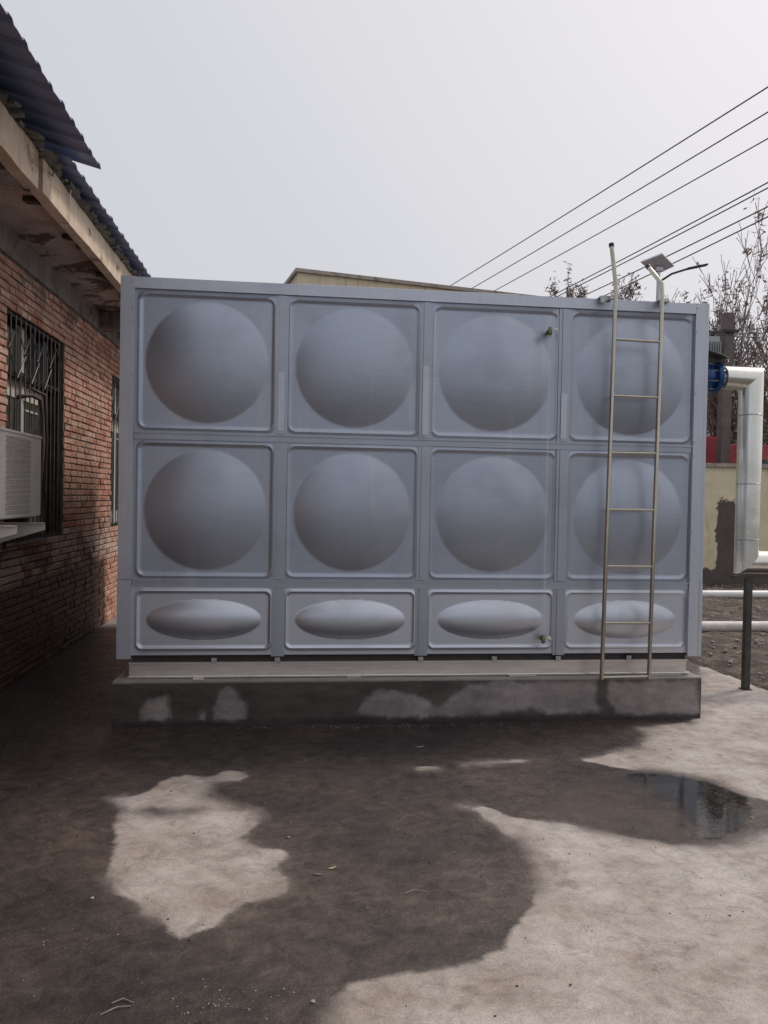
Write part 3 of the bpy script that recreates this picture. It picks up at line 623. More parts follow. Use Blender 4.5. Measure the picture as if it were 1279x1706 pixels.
for z, dz in ((2.695, -.006), (2.30, -.004), (1.90, .002), (1.50, 0.002), (1.10, 0), (0.70, 0), (0.312, .006)):
    mb = MB(); mb.tube([(rail_x(0, z)+.01, -0.135, z), (rail_x(1, z)-.01, -0.135, z+dz)], 0.0105, 10); mb.build('rung', M_chrome, lad, 'ang')
for x0, x1 in ((3.28, 3.35), (3.72, 3.785)):
    mb = MB(); mb.box(x0, x1, -0.075, 0.02, 3.0045, 3.0125); mb.box(x0, x1, -0.075, -0.067, 2.965, 3.0045); mb.box(min(x0+.045, 3.715), max(x0+.045, 3.735) if x0 > 3.5 else x0+.07, -0.128, -0.075, 2.975, 2.985)
    mb.build('hook_bracket', M_bolt, lad)

# ---------------------------------------------------------------- brick building on the left
WX = -1.10
Y0, Y1 = -5.0, 12.0
bld = empty('brick_building', (-1.10, 3.5, 0.0), 'old red brick building with barred windows along the left side of the yard', 'building')
wins = [(-2.45, -1.02), (0.96, 2.39), (4.26, 5.69), (7.56, 8.99)]; WZ0, WZ1 = 1.14, 2.984
mb = MB(); prev = Y0
for a_, b_ in wins:
    mb.box(WX-0.24, WX, prev, a_, -0.1, 3.60); mb.box(WX-0.24, WX, a_, b_, -0.1, WZ0); mb.box(WX-0.24, WX, a_, b_, WZ1, 3.60); prev = b_
mb.box(WX-0.24, WX, prev, Y1, -0.1, 3.60); mb.build('wall', M_mortar, bld)
mb = MB(); mb.box(-6.3, -6.06, Y0, Y1, -0.1, 3.6); mb.box(-6.05, WX-0.25, Y0, Y0+0.24, -0.1, 3.6); mb.box(-6.05, WX-0.25, Y1-0.24, Y1, -0.1, 3.6); mb.box(-6.05, WX-0.25, Y0+.25, Y1-.25, 0.0, 0.05)
mb.add([(-6.05, Y0, 3.72), (-1.4, Y0, 3.72), (-3.8, Y0, 4.55), (-6.05, Y0+.2, 3.72), (-1.4, Y0+.2, 3.72), (-3.8, Y0+.2, 4.55)], [(0, 1, 2), (5, 4, 3), (0, 3, 4, 1), (1, 4, 5, 2), (2, 5, 3, 0)])
mb.add([(-6.05, Y1-.2, 3.72), (-1.4, Y1-.2, 3.72), (-3.8, Y1-.2, 4.55), (-6.05, Y1, 3.72), (-1.4, Y1, 3.72), (-3.8, Y1, 4.55)], [(0, 1, 2), (5, 4, 3), (0, 3, 4, 1), (1, 4, 5, 2), (2, 5, 3, 0)])
mb.build('inner_shell', M_room, bld)
# bricks
def brick_mesh(L, H, seed):
    rg = random.Random(seed); hl, hh = L/2, H/2; b = 0.004
    J = lambda s_: rg.uniform(-s_, s_)
    V = [(-0.03, y, z) for y, z in ((-hl, -hh), (hl, -hh), (hl, hh), (-hl, hh))]
    V += [(0.004, y+J(.0025), z+J(.002)) for y, z in ((-hl, -hh), (hl, -hh), (hl, hh), (-hl, hh))]
    V += [(0.010+J(.003), y*1.0+J(.002)+(b if y < 0 else -b), z+J(.0015)+(b if z < 0 else -b)) for y, z in ((-hl, -hh), (hl, -hh), (hl, hh), (-hl, hh))]
    F = [(8, 9, 10, 11)]
    for o_ in (0, 4):
        for k in range(4): F.append((o_+k, o_+(k+1) % 4, o_+4+(k+1) % 4, o_+4+k))
    return V, F
BL = {'s': [brick_mesh(0.236, 0.052, i) for i in range(6)], 'h': [brick_mesh(0.113, 0.052, 20+i) for i in range(5)]}
BLm = {}
for k_, lst in BL.items():
    BLm[k_] = []
    for V, F in lst:
        me = bpy.data.meshes.new('brick'); me.from_pydata(V, [], F); me.materials.append(M_brick); BLm[k_].append(me)
cells = []
pitch = 0.0635; ncourse = 53
for r_ in range(ncourse):
    zc = 0.028 + r_*pitch
    y = Y0 - (0.19 if r_ % 2 else 0) + rnd.uniform(-.012, .012); k = 0
    allh = (r_ % 4 == 3)
    while y < Y1:
        t_ = 'h' if (allh or k % 2) else 's'; L = 0.236 if t_ == 's' else 0.113; a_, b_ = y, y+L; y = b_+0.011; k += 1
        a2, b2 = max(a_, Y0), min(b_, Y1)
        segs = [(a2, b2)]
        if WZ0 < zc < WZ1:
            for w0, w1 in wins:
                ns = []
                for p, q in segs:
                    if q <= w0 or p >= w1: ns.append((p, q))
                    else:
                        if p < w0: ns.append((p, w0-0.004+rnd.uniform(-.012, .006)))
                        if q > w1: ns.append((w1+0.004, q))
                segs = ns
        for p, q in segs:
            if q-p > 0.035: cells.append((zc+rnd.uniform(-.0015, .0015), (p+q)/2, q-p, t_, L))
def vis_rank(c_):
    z, y = c_[0], c_[1]
    if y < 0.86 or y > 4.75: return 1e3+y if y > 0 else 1e4
    return y
cells.sort(key=vis_rank)
stuffmb = MB()
for i, (zc, yc, ln, t_, L) in enumerate(cells):
    v_ = rnd.randrange(5); off = (WX + rnd.uniform(-.004, .0055), yc, zc)
    if i < 300:
        put('brick', BLm[t_][v_], None, bld, off, (rnd.uniform(-.012, .012), 0, rnd.uniform(-.006, .006)), (1, ln/L, 1))
    else:
        V, F = BL[t_][v_]; stuffmb.add([(off[0]+x, off[1]+y*ln/L, off[2]+z) for x, y, z in V], F)
o = stuffmb.build('brickwork', M_brick, bld); o['kind'] = 'stuff'
# ring beam, soffit, fascia
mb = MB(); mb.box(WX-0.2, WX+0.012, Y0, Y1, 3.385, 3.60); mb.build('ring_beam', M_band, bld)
bm = bmesh.new()
def rough_slab(name, x0, x1, y0, y1, z0, z1, mat, amp=0.008, st=0.12, nzv=2):
    ys = np.arange(y0, y1, st); V, F = [], []
    prof = [(x0, z0), (x0+(x1-x0)/3, z0), (x0+(x1-x0)*2/3, z0), (x1, z0), (x1, (z0+z1)/2), (x1, z1), (x0, z1)]
    for y in ys:
        for (x, z) in prof:
            d = Vector((noise.noise((x*5, y*5, z*9)), 0, noise.noise((x*5+9, y*5, z*9))))*amp
            V.append((x+(d.x if x == x1 else 0), float(y), z+d.z))
    m = len(prof)
    for j in range(len(ys)-1):
        for k in range(m): F.append((j*m+k, j*m+(k+1) % m, (j+1)*m+(k+1) % m, (j+1)*m+k))
    F += [tuple(reversed(range(m))), tuple((len(ys)-1)*m+k for k in range(m))]
    return MB().add(V, F).build(name, mat, bld)
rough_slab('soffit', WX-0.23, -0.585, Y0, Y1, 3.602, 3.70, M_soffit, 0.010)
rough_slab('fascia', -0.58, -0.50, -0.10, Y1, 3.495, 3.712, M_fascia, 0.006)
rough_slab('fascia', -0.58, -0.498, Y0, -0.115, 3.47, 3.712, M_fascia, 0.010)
for y, w_ in ((-0.35, .26), (3.75, .24), (8.2, .24)):
    mb = MB(); mb.box(WX+0.013, -0.585, y-w_/2, y+w_/2, 3.47, 3.598); mb.box(WX+0.013, -0.75, y-w_/2+.03, y+w_/2-.03, 3.41, 3.468); mb.build('bracket_beam', M_band, bld)
for y, x in ((1.05, -.66), (1.28, -.62), (2.1, -.68), (2.9, -.65), (0.3, -.70)):
    mb = MB((x, y, 3.59)); mb.box(x-.05, x+.05, y-.035, y+.035, 3.565, 3.603); o = mb.build('timber_stub', M_timber, bld); o.rotation_euler = (0, 0.05, rnd.uniform(-.4, .4))
for y, ln in ((-0.02, .10), (0.35, .13), (1.9, .05), (1.0, .04)):
    mb = MB(); mb.tube([(-0.495, y, 3.66), (-0.47, y+.02, 3.64), (-0.47, y+ln*.6, 3.64+ln)] if ln > .06 else [(-.498, y, 3.64), (-.49, y, 3.58)], .004, 6); mb.build('iron_hook', M_bar if ln != .13 else M_galv, bld, 'ang')
for y, z0 in ((0.32, 3.5), (1.02, 3.52), (2.2, 3.53), (-0.5, 3.5)):    # cracks as thin dark grooves filled with dirt
    pass
# end tiles and debris lying on the fascia
tm = [];
for i in range(3):
    rg = random.Random(40+i); J = lambda: rg.uniform(-.006, .006)
    V = [(x+J(), y+J(), z+J()) for z in (-.011, .011) for y in (-.045, .045) for x in (-.05, .05)]
    me = bpy.data.meshes.new('roof_tile'); me.from_pydata(V, [], [(0, 2, 3, 1), (4, 5, 7, 6), (0, 1, 5, 4), (2, 6, 7, 3), (0, 4, 6, 2), (1, 3, 7, 5)]); me.materials.append(M_tile); tm.append(me)
y = -1.6
while y < 4.0:
    put('roof_tile', tm[rnd.randrange(3)], None, bld, (-0.50+rnd.uniform(-.02, .03), y, 3.727+rnd.uniform(-.003, .012)), (rnd.uniform(-.25, .25), rnd.uniform(-.15, .3), rnd.uniform(-.6, .6)), (1, rnd.uniform(.6, 1.1), rnd.uniform(.7, 1.5)))
    y += rnd.uniform(.06, .11)
mb = MB()
y = -4.9
while y < Y1:
    mb.add([(-0.56+x, y+a_, 3.715+z) for x in (-.4, .06) for a_ in (0, .2) for z in (0, .035)], [(0, 1, 3, 2), (4, 6, 7, 5), (0, 4, 5, 1), (2, 3, 7, 6), (0, 2, 6, 4), (1, 5, 7, 3)]); y += .21
o = mb.build('under_tiles', M_tile, bld); o['kind'] = 'stuff'
# corrugated sheets
SL = math.tan(R(14))
def sheet(name, xe, ze, y0, y1, xr=-3.8):
    pr = []; y = y0; P = 0.2
    while y < y1-1e-6:
        for dy, h in ((0, 0), (.035, .004), (.085, .004), (.115, 0), (.135, .020), (.175, .020)): pr.append((y+dy, h))
        y += P
    pr.append((y1, 0))
    xs = [xe, xe-0.35, xe-1.2, xr]; V, F = [], []
    for t_ in (0, -0.004):
        for x in xs:
            for (yy, h) in pr:
                j = 0.006*noise.noise((x*2, yy*1.5, 4)) + (0.012*noise.noise((yy*3.1, 1, 1)) if x == xe else 0)
                V.append((x+(0.012*noise.noise((yy*4, 2, 2)) if x == xe else 0), yy, ze + (xe-x)*SL + h + t_ + j))
    m = len(pr); nX = len(xs); half = m*nX
    for j in range(nX-1):
        for k in range(m-1):
            F.append((j*m+k, (j+1)*m+k, (j+1)*m+k+1, j*m+k+1)); F.append((half+j*m+k, half+j*m+k+1, half+(j+1)*m+k+1, half+(j+1)*m+k))
    for k in range(m-1): F.append((k, k+1, half+k+1, half+k))
    for j in range(nX-1): F.append((j*m, half+j*m, half+(j+1)*m, (j+1)*m)); F.append((j*m+m-1, (j+1)*m+m-1, half+(j+1)*m+m-1, half+j*m+m-1))
    return MB().add(V, F).build(name, M_roof, bld)
sheet('corrugated_sheet', -0.355, 3.755, -0.05, 3.55)
sheet('corrugated_sheet', -0.362, 3.768, 3.45, 7.65)
sheet('corrugated_sheet', -0.350, 3.755, 7.55, 12.15)
sheet('corrugated_sheet', -0.20, 3.770, -2.65, 0.15)
sheet('corrugated_sheet', -0.215, 3.782, -5.15, -2.55)
V = [(-3.75, Y0-.1, 4.70), (-6.7, Y0-.1, 3.9), (-3.75, Y1+.1, 4.70), (-6.7, Y1+.1, 3.9)]; V += [(x, y, z-.01) for x, y, z in V]
MB().add(V, [(0, 2, 3, 1), (4, 5, 7, 6), (0, 1, 5, 4), (1, 3, 7, 5), (3, 2, 6, 7), (2, 0, 4, 6)]).build('rear_roof', M_roof, bld)
# windows
barm = MB().tube([(0, 0, 0), (0, 0, 1)], 0.0065, 6).mesh('bar', 'ang'); barm.materials.append(M_bar)
def window(y0, y1, detail=True):
    yc = (y0+y1)/2; X = WX-0.03
    mb = MB((X, yc, WZ0))
    for (a_, b_, c_, d_) in ((y0+.002, y0+.035, WZ0+.002, WZ1-.002), (y1-.035, y1-.002, WZ0+.002, WZ1-.002), (y0+.036, y1-.036, WZ0+.002, WZ0+.03), (y0+.036, y1-.036, WZ1-.03, WZ1-.002), (y0+.036, y1-.036, 2.51, 2.54)):
        mb.box(X-.02, X+.01, a_, b_, c_, d_)
    f = mb.build('window', M_dark, bld)
    n_ = 13
    for i in range(1, n_):
        y = y0 + (y1-y0)*i/n_; put('bar', barm, None, f, (X+.018, y, WZ0+.01), None, (1, 1, WZ1-WZ0-.02))
    zz = 2.74; dh = .21; dy = .19
    for k in range(4):
        yy = y0+.06+.17+k*.33
        mb = MB(); q = [(X+.028, yy-dy, zz-.06), (X+.028, yy, zz+dh-.06), (X+.028, yy+dy, zz-.06), (X+.028, yy, zz-dh-.06), (X+.028, yy-dy, zz-.06)]
        if k == 3: q = q[:1]+q[1:2]+[(X+.028, y1-.04, zz+.0)]
        mb.tube(q, .005, 5); mb.build('lattice', M_bar, f)
    # sash behind: posts, transom, panes
    G = WX-0.10
    def bx(nm, m_, a_, b_, c_, d_, x0, x1):
        mb = MB(); mb.box(x0, x1, a_, b_, c_, d_); return mb.build(nm, m_, f)
    bx('sash', M_sash, y0+.56, y0+.62, WZ0+.01, WZ1-.03, G-.03, G+.015)
    bx('sash', M_grey, y0+1.20, y0+1.235, WZ0+.01, WZ1-.03, G-.03, G+.015)
    bx('sash', M_sash, y0+.002, y0+.05, WZ0+.01, WZ1-.01, G-.03, G+.005)
    bx('transom', M_dark, y0+.05, y1-.01, 2.50, 2.55, G-.04, G+.02)
    for (a_, b_) in ((y0+.06, y0+.55), (y0+.63, y0+1.19), (y0+1.245, y1-.01)):
        bx('pane', M_glass, a_, b_, WZ0+.02, 2.49, G-.02, G-.015); bx('pane', M_glass, a_, b_, 2.56, WZ1-.02, G-.02, G-.015)
    bx('paper_strip', M_curtain, y0+.2, y0+1.12, 2.34, 2.495, G-.012, G-.004)
    bx('sill_panel', M_grey, y0+.25, y0+1.1, WZ0+.03, 1.32, G-.012, G-.004)
    bx('inner_rail', M_sash, y0+.68, y0+1.05, 2.25, 2.27, G-.012, G-.004)
    return f
for a_, b_ in wins: window(a_, b_)

# ---------------------------------------------------------------- air conditioner outdoor unit
ac = empty('ac_outdoor_unit', (-0.90, 0.30, 1.33), 'off white air conditioner outdoor unit with louvred face on the brick wall at the left', 'air conditioner')
def rbox(mb, x0, x1, y0, y1, z0, z1, b=0.012):
    bm = bmesh.new(); bmesh.ops.create_cube(bm, size=1)
    for v in bm.verts: v.co = Vector(((x0+x1)/2+v.co.x*(x1-x0), (y0+y1)/2+v.co.y*(y1-y0), (z0+z1)/2+v.co.z*(z1-z0)))
    bmesh.ops.bevel(bm, geom=bm.edges[:], offset=b, segments=2, affect='EDGES'); bm.verts.ensure_lookup_table()
    for i, v in enumerate(bm.verts): v.index = i
    mb.add([v.co.copy() for v in bm.verts], [tuple(v.index for v in f.verts) for f in bm.faces]); bm.free()
mb = MB(); AX = -0.75
rbox(mb, -1.05, AX-.012, -0.12, 0.695, 1.365, 1.955)
mb.build('casing', M_acw, ac, 'ang')
mb = MB(); mb.box(AX-.012, AX, -0.11, 0.0, 1.375, 1.945); mb.box(AX-.012, AX, 0.46, 0.685, 1.375, 1.945); mb.box(AX-.012, AX, 0.001, 0.459, 1.375, 1.395); mb.box(AX-.012, AX, 0.001, 0.459, 1.925, 1.945); mb.build('front_frame', M_acw, ac)
mb = MB(); mb.box(AX-.0115, AX-.009, 0.002, 0.458, 1.396, 1.924); mb.build('coil', M_coil, ac)
lm = MB().box(-.007, .005, 0, .457, -.0135, .0135).mesh('louvre'); lm.materials.append(M_acg)
for i in range(15): put('louvre', lm, None, ac, (AX-.001, 0.0015, 1.412+i*.035), (0, R(25), 0))
mb = MB()
for i in range(30): y = .012+i*.015; mb.box(AX+.004, AX+.006, y, y+.0022, 1.396, 1.924)
o = mb.build('wire_guard', M_acg, ac); o['kind'] = 'stuff'
mb = MB(); rbox(mb, -1.055, AX+.006, -0.125, 0.70, 1.945, 1.968, .006); mb.build('lid', M_acw, ac, 'ang')
for y in (0.05, 0.62):
    mb = MB(); mb.box(-1.085, -.70, y-.02, y+.02, 1.318, 1.325); mb.box(-1.085, -.70, y+.016, y+.02, 1.270, 1.318); mb.box(-1.085, -1.078, y-.02, y+.015, 1.0, 1.318); mb.add([(-1.08, y+.016, 1.27), (-.70, y+.016, 1.27), (-1.08, y+.016, 1.15), (-1.08, y+.02, 1.27), (-.70, y+.02, 1.27), (-1.08, y+.02, 1.15)], [(0, 2, 1), (3, 4, 5), (1, 2, 5, 4)])
    mb.build('mounting_bracket', M_acw, ac)
    mb = MB(); mb.box(-.98, -.82, y-.025, y+.025, 1.325, 1.365); mb.build('foot', M_dark, ac)
mb = MB(); mb.tube([(-1.15, 1.32, 2.33), (-1.06, 1.40, 2.36), (-1.03, 1.52, 2.34), (-1.03, 1.58, 2.2), (-1.03, 1.60, 1.9), (-1.04, 1.56, 1.6), (-1.04, 1.64, 1.35), (-1.04, 1.58, 1.22), (-1.04, .9, 1.20), (-1.0, .70, 1.42)], .017, 8); mb.build('pipe_wrap', M_hose, ac, 'all')
mb = MB(); mb.tube([(-1.15, 1.50, 2.45), (-1.05, 1.70, 2.40), (-1.04, 1.74, 2.0), (-1.04, 1.66, 1.6), (-1.04, 1.73, 1.15), (-1.05, .8, 1.12), (-1.0, .70, 1.38)], .012, 8); mb.build('cable', M_dark, ac, 'all')

# ---------------------------------------------------------------- cream building behind the tank
b2 = empty('cream_building', (1.05, 12.0, 0), 'tall cream rendered building with concrete coping rising behind the tank', 'building')
d1 = Vector((0.976, 0.216, 0)); d2 = Vector((-0.216, 0.976, 0)); O = Vector((1.0, 12.0, 0)); HB = 6.68
def quadbox(mb, u0, u1, v0, v1, z0, z1):
    ps = [O+d1*u+d2*v+Vector((0, 0, z)) for z in (z0, z1) for v in (v0, v1) for u in (u0, u1)]
    mb.add(ps, [(0, 2, 3, 1), (4, 5, 7, 6), (0, 1, 5, 4), (2, 6, 7, 3), (0, 4, 6, 2), (1, 3, 7, 5)])
mb = MB(); quadbox(mb, 0.1, 6.6, 0.1, 6, 0, HB-.085); mb.build('wall', M_cream, b2)
mb = MB(); quadbox(mb, 0.03, 6.67, 0.03, 6.07, HB-.08, HB); mb.build('coping', M_coping, b2)
for z in (1.0, 3.9):
    for u in (1.2, 3.4, 5.4):
        mb = MB(); quadbox(mb, u-.5, u+.5, 0.04, 0.099, z, z+1.4); f = mb.build('window', M_sash, b2); mb = MB(); quadbox(mb, u-.44, u+.44, 0.035, 0.039, z+.06, z+1.34); mb.build('pane', M_glass, f)

# ---------------------------------------------------------------- boundary wall
def yard_wall_mat():
    s = NT('boundary_render'); P = s.sep()
    c = s.ramp(s.noise(3, 7, 0.65), [(0.3, (0.64, 0.53, 0.34)), (0.7, (0.80, 0.70, 0.49))])
    c = s.mix(s.math('MULTIPLY', s.step(s.noise(1.1, 6, 0.7, s.pos((3, 3, .5))), 0.52, 0.7), 0.5), c, (0.32, 0.26, 0.18))
    # render fallen off: one tall gap and the whole foot of the wall
    n1 = s.noise(5, 6, 0.7); n2 = s.noise(1.5, 4)
    ex = s.math('ADD', P[0], s.math('MULTIPLY_ADD', n1, 0.3, -0.15))
    gap = s.math('MULTIPLY', s.math('MULTIPLY', s.step(ex, 9.13, 9.15), s.step(ex, 9.62, 9.60)), s.step(s.math('ADD', P[2], s.math('MULTIPLY_ADD', n1, 0.5, -0.25)), 1.62, 1.58))
    foot = s.step(s.math('ADD', P[2], s.math('MULTIPLY_ADD', n1, 0.5, s.math('MULTIPLY', n2, 0.3))), 0.74, 0.70)
    c = s.mix(s.math('MAXIMUM', gap, foot), c, s.ramp(n1, [(0.3, (0.085, 0.07, 0.062)), (0.7, (0.13, 0.105, 0.09))]))
    s.col(c); s.rough(0.88); s.bump(s.noise(20, 6, .7), 0.4, 0.01); return s.m
bw = empty('boundary_wall', (10.0, 8.5, 0), 'cream rendered boundary wall with peeling foot behind the pipes on the right', 'wall')
mb = MB(); mb.box(3.0, 24, 8.5, 8.74, -0.2, 2.25); mb.build('wall', yard_wall_mat(), bw)
x = 3.0; cw = []
while x < 24:
    ln = rnd.uniform(1.4, 1.9); mb = MB(); mb.box(x+.004, x+ln, 8.44+rnd.uniform(-.005, .005), 8.80, 2.252, 2.33+rnd.uniform(-.006, .006)); mb.build('coping_stone', M_coping, bw); x += ln

# ---------------------------------------------------------------- pipework on the right
pw = empty('clad_pipe', (4.97, 0.80, 0.95), 'shiny clad pipe bending down from the blue valve at the right of the tank', 'pipe')
mb = MB(); mb.tube([(4.71, .80, 2.615), (4.97, .80, 2.615)], .098, 28, False); mb.v = [(v[0] + ((v[2]-2.615) if v[0] > 4.9 else 0), v[1], v[2]) for v in mb.v]; mb.build('upper_run', M_clad, pw, 'ang')
def mitre(mb, pts, r, n=28):
    mb.tube(pts, r, n, True)
mb = MB(); n = 28; V = []
for (zc, sg) in ((2.615, 1), (1.06, -1)):
    for k in range(n):
        a_ = 2*math.pi*k/n; x_, y_ = math.cos(a_)*.0975, math.sin(a_)*.0975
        V.append((4.97+x_, .80+y_, zc+ (x_ if sg > 0 else x_)))
mb.add(V, [(k, (k+1) % n, n+(k+1) % n, n+k) for k in range(n)]); mb.build('down_pipe', M_clad, pw, 'ang')
mb = MB(); V = []
for xe in (0, 1):
    for k in range(n):
        a_ = 2*math.pi*k/n; y_, z_ = math.cos(a_)*.098, math.sin(a_)*.098
        V.append((4.97+z_ if xe == 0 else 9.0, .80+y_, 1.06+z_))
mb.add(V, [(k, (k+1) % n, n+(k+1) % n, n+k) for k in range(n)]); mb.build('lower_run', M_clad, pw, 'ang')
for z in (2.30, 1.72, 1.25):
    mb = MB(); mb.lathe((4.97, .80, z), (0, 0, 1), [(0, .0985), (.002, .1005), (.010, .1005), (.012, .0985)], 28); mb.build('band', M_bolt, pw, 'ang')
mb = MB(); mb.lathe((4.715, .80, 2.615), (-1, 0, 0), [(0, .095), (.004, .06), (.05, .055)], 24); mb.build('stub', M_clad, pw, 'ang')
va = empty('blue_valve', (4.6, .8, 2.615), 'blue flanged valve with black handwheel between tank and clad pipe', 'valve')
mb = MB(); mb.lathe((4.10, .80, 2.615), (1, 0, 0), [(0, .07), (.30, .07)], 24); mb.build('outlet_pipe', M_channel, va, 'ang')
for x in (4.40, 4.62):
    mb = MB(); mb.lathe((x, .80, 2.615), (1, 0, 0), [(0, .128), (.004, .132), (.036, .132), (.04, .128)], 32); mb.build('flange', M_blue, va, 'ang')
mb = MB(); mb.lathe((4.44, .80, 2.615), (1, 0, 0), [(0, .09), (.05, .115), (.13, .115), (.18, .09)], 28); mb.lathe((4.53, .80, 2.70), (0, 0, 1), [(0, .06), (.06, .05), (.075, .05)], 20); mb.build('body', M_blue, va, 'ang')
for k in range(8):
    a_ = 2*math.pi*(k+.5)/8; mb = MB(); mb.tube([(4.385, .8+math.cos(a_)*.108, 2.615+math.sin(a_)*.108), (4.675, .8+math.cos(a_)*.108, 2.615+math.sin(a_)*.108)], .008, 6); mb.build('bolt', M_bolt, va, 'ang')
mb = MB(); c = Vector((4.56, .78, 2.79)); ax = Vector((0.26, -0.08, 1)).normalized(); mb.tube([(4.53, .8, 2.76), tuple(c+ax*.02)], .012, 8)
mb.build('stem', M_bolt, va, 'ang')
mb = MB(); x_ = ax.orthogonal().normalized(); y_ = ax.cross(x_); ring = [c + (x_*math.cos(2*math.pi*k/28)+y_*math.sin(2*math.pi*k/28))*.165 for k in range(29)]
mb.tube(ring, .014, 8, False); mb.lathe(c-ax*.01, ax, [(0, .15), (.006, .155), (.012, .05), (.03, .03)], 28)
mb.build('handwheel', M_black, va, 'ang')
mb = MB(); mb.obox((4.93, .70, 0.0), (4.93, .70, .93), .05, .05); mb.box(4.89, 4.97, .66, .74, 0.001, .008); mb.box(4.80, 7.5, .68, .76, .93, .955); mb.box(7.4, 7.45, .68, .74, 0, .93)
tag(mb.build('pipe_stand', M_post), 'dark steel angle post holding up the elbow of the clad pipe', 'pipe support')
mb = MB(); mb.tube([(3.5, 6.5, .06), (14, 6.5, .07)], .068, 20); mb.tube([(9.3, 6.5, .065), (9.42, 6.5, .065)], .078, 20)
tag(mb.build('ground_pipe', M_pvc, None, 'ang'), 'white pipe lying along the foot of the boundary wall', 'pipe')
mb = MB(); mb.tube([(3.9, 3.35, .075), (14, 3.30, .08)], .065, 20)
tag(mb.build('ground_pipe', simple('muddy_pipe', (.62, .57, .54), .55, 0, .15, 5, .1, (.35, .29, .25)), None, 'ang'), 'nearer muddy white pipe lying on the rubble soil', 'pipe')
mb = MB(); mb.obox((5.95, 1.9, .03), (7.6, 1.55, .02), .06, .02); tag(mb.build('timber_board', M_curtain), 'pale board lying on the soil right of the dark post', 'board')

# ---------------------------------------------------------------- street lamp with solar panel
sl = empty('solar_street_lamp', (8.57, 10.0, 0), 'thin pale street lamp with tilted solar panel seen above the ladder', 'street lamp')
mb = MB(); mb.tube([(8.57, 10, 0), (8.57, 10, 6.47)], [.06, .035], 12); mb.build('pole', M_galv, sl, 'ang')
A_, B_, C_, D_ = Vector((8.15, 9.95, 6.53)), Vector((8.46, 9.62, 6.62)), Vector((8.90, 9.98, 6.50)), Vector((8.66, 10.32, 6.40))
nn_ = (B_-A_).cross(D_-A_).normalized();  nn_ = nn_ if nn_.z > 0 else -nn_
def slab4(q, t_, nm, m_):
    mb = MB(); mb.add([*q, *[p+nn_*t_ for p in q]], [(0, 1, 2, 3), (7, 6, 5, 4), (0, 4, 5, 1), (1, 5, 6, 2), (2, 6, 7, 3), (3, 7, 4, 0)]); return mb.build(nm, m_, sl)
slab4([A_, B_, C_, D_], .03, 'panel_back', simple('panel_backsheet', (.75, .78, .90), .5)); cc_ = (A_+B_+C_+D_)/4
slab4([p+nn_*.031+(cc_-p)*.04 for p in (A_, B_, C_, D_)], .004, 'solar_cells', M_cell)
mb = MB(); mb.box(8.50, 8.64, 9.94, 10.06, 6.38, 6.46); mb.build('junction_box', M_galv, sl)
mb = MB(); mb.tube([(8.57, 10, 6.15), (8.85, 9.98, 6.34), (9.2, 9.96, 6.46), (9.4, 9.95, 6.51)], .022, 8); mb.build('arm', M_post, sl, 'all')
mb = MB(); mb.obox((9.18, 9.96, 6.455), (9.60, 9.94, 6.555), .11, .035); mb.build('lamp_head', M_post, sl)

# ---------------------------------------------------------------- utility pole, transformer, wires
up = empty('utility_pole', (11.27, 12, 0), 'dark square concrete pole standing behind the boundary wall', 'utility pole')
mb = MB(); mb.obox((11.25, 12, -.1), (11.29, 12, 6.1), .225, .225, (0, 1, 0)); mb.build('shaft', M_pole, up)
mb = MB(); mb.box(11.09, 11.49, 11.82, 11.88, 5.62, 5.68); mb.build('crossarm', M_dark, up)
tf = empty('transformer', (10.75, 12, 4.9), 'grey finned transformer box at the upper right corner of the tank', 'transformer')
mb = MB(); mb.box(10.45, 11.0, 11.8, 12.2, 5.05, 5.5); mb.build('box', M_tmr, tf)
for i in range(9):
    mb = MB(); mb.box(10.47+i*.06, 10.485+i*.06, 11.68, 11.799, 5.08, 5.36); mb.build('fin', M_tmr, tf)
for x in (10.55, 10.75, 10.93):
    mb = MB(); mb.lathe((x, 12, 5.5), (0, 0, 1), [(0, .04), (.03, .055), (.05, .035), (.08, .055), (.10, .035), (.13, .05), (.16, .02)], 12); mb.build('insulator', M_black, tf, 'ang')
mb = MB(); mb.box(10.3, 11.10, 11.75, 12.25, 4.95, 5.045); mb.build('platform', M_coping, tf); mb = MB(); mb.box(10.30, 10.5, 11.9, 12.1, 0, 4.95); mb.build('leg', M_pole, tf)
wl = ['topmost', 'second', 'third', 'fourth', 'fifth', 'sixth', 'lowest']
for i, (a_, b_) in enumerate(WIRES):
    a_, b_ = Vector(a_), Vector(b_); d = b_-a_; p0 = a_-d*.35; p1 = b_+d*.9; P = []
    for k in range(25):
        t_ = k/24; P.append(p0.lerp(p1, t_)); u_ = (t_*2.25-.35); P[-1].z += 0.10*(u_*(u_-1))*.8
    mb = MB(); mb.tube(P, .0145, 5); tag(mb.build('overhead_wire', M_wire, None, 'all'), '%s of the seven overhead wires rising to the right edge' % wl[i], 'wire', 'overhead wires')
for i, (z0, z1, yy) in enumerate(((5.66, 6.15, 12), (5.66, 5.85, 12.05), (5.60, 5.62, 11.9))):
    P = [Vector((10.75-.15*i, yy, z0)).lerp(Vector((14.5, yy, z1+.45)), k/12) for k in range(13)]
    for k, p in enumerate(P): p.z -= .25*math.sin(math.pi*k/12)
    mb = MB(); mb.tube(P, .012, 5); tag(mb.build('service_wire', M_wire, None, 'all'), ('upper', 'middle', 'lower')[i]+' service wire running right from the grey transformer', 'wire', 'service wires')

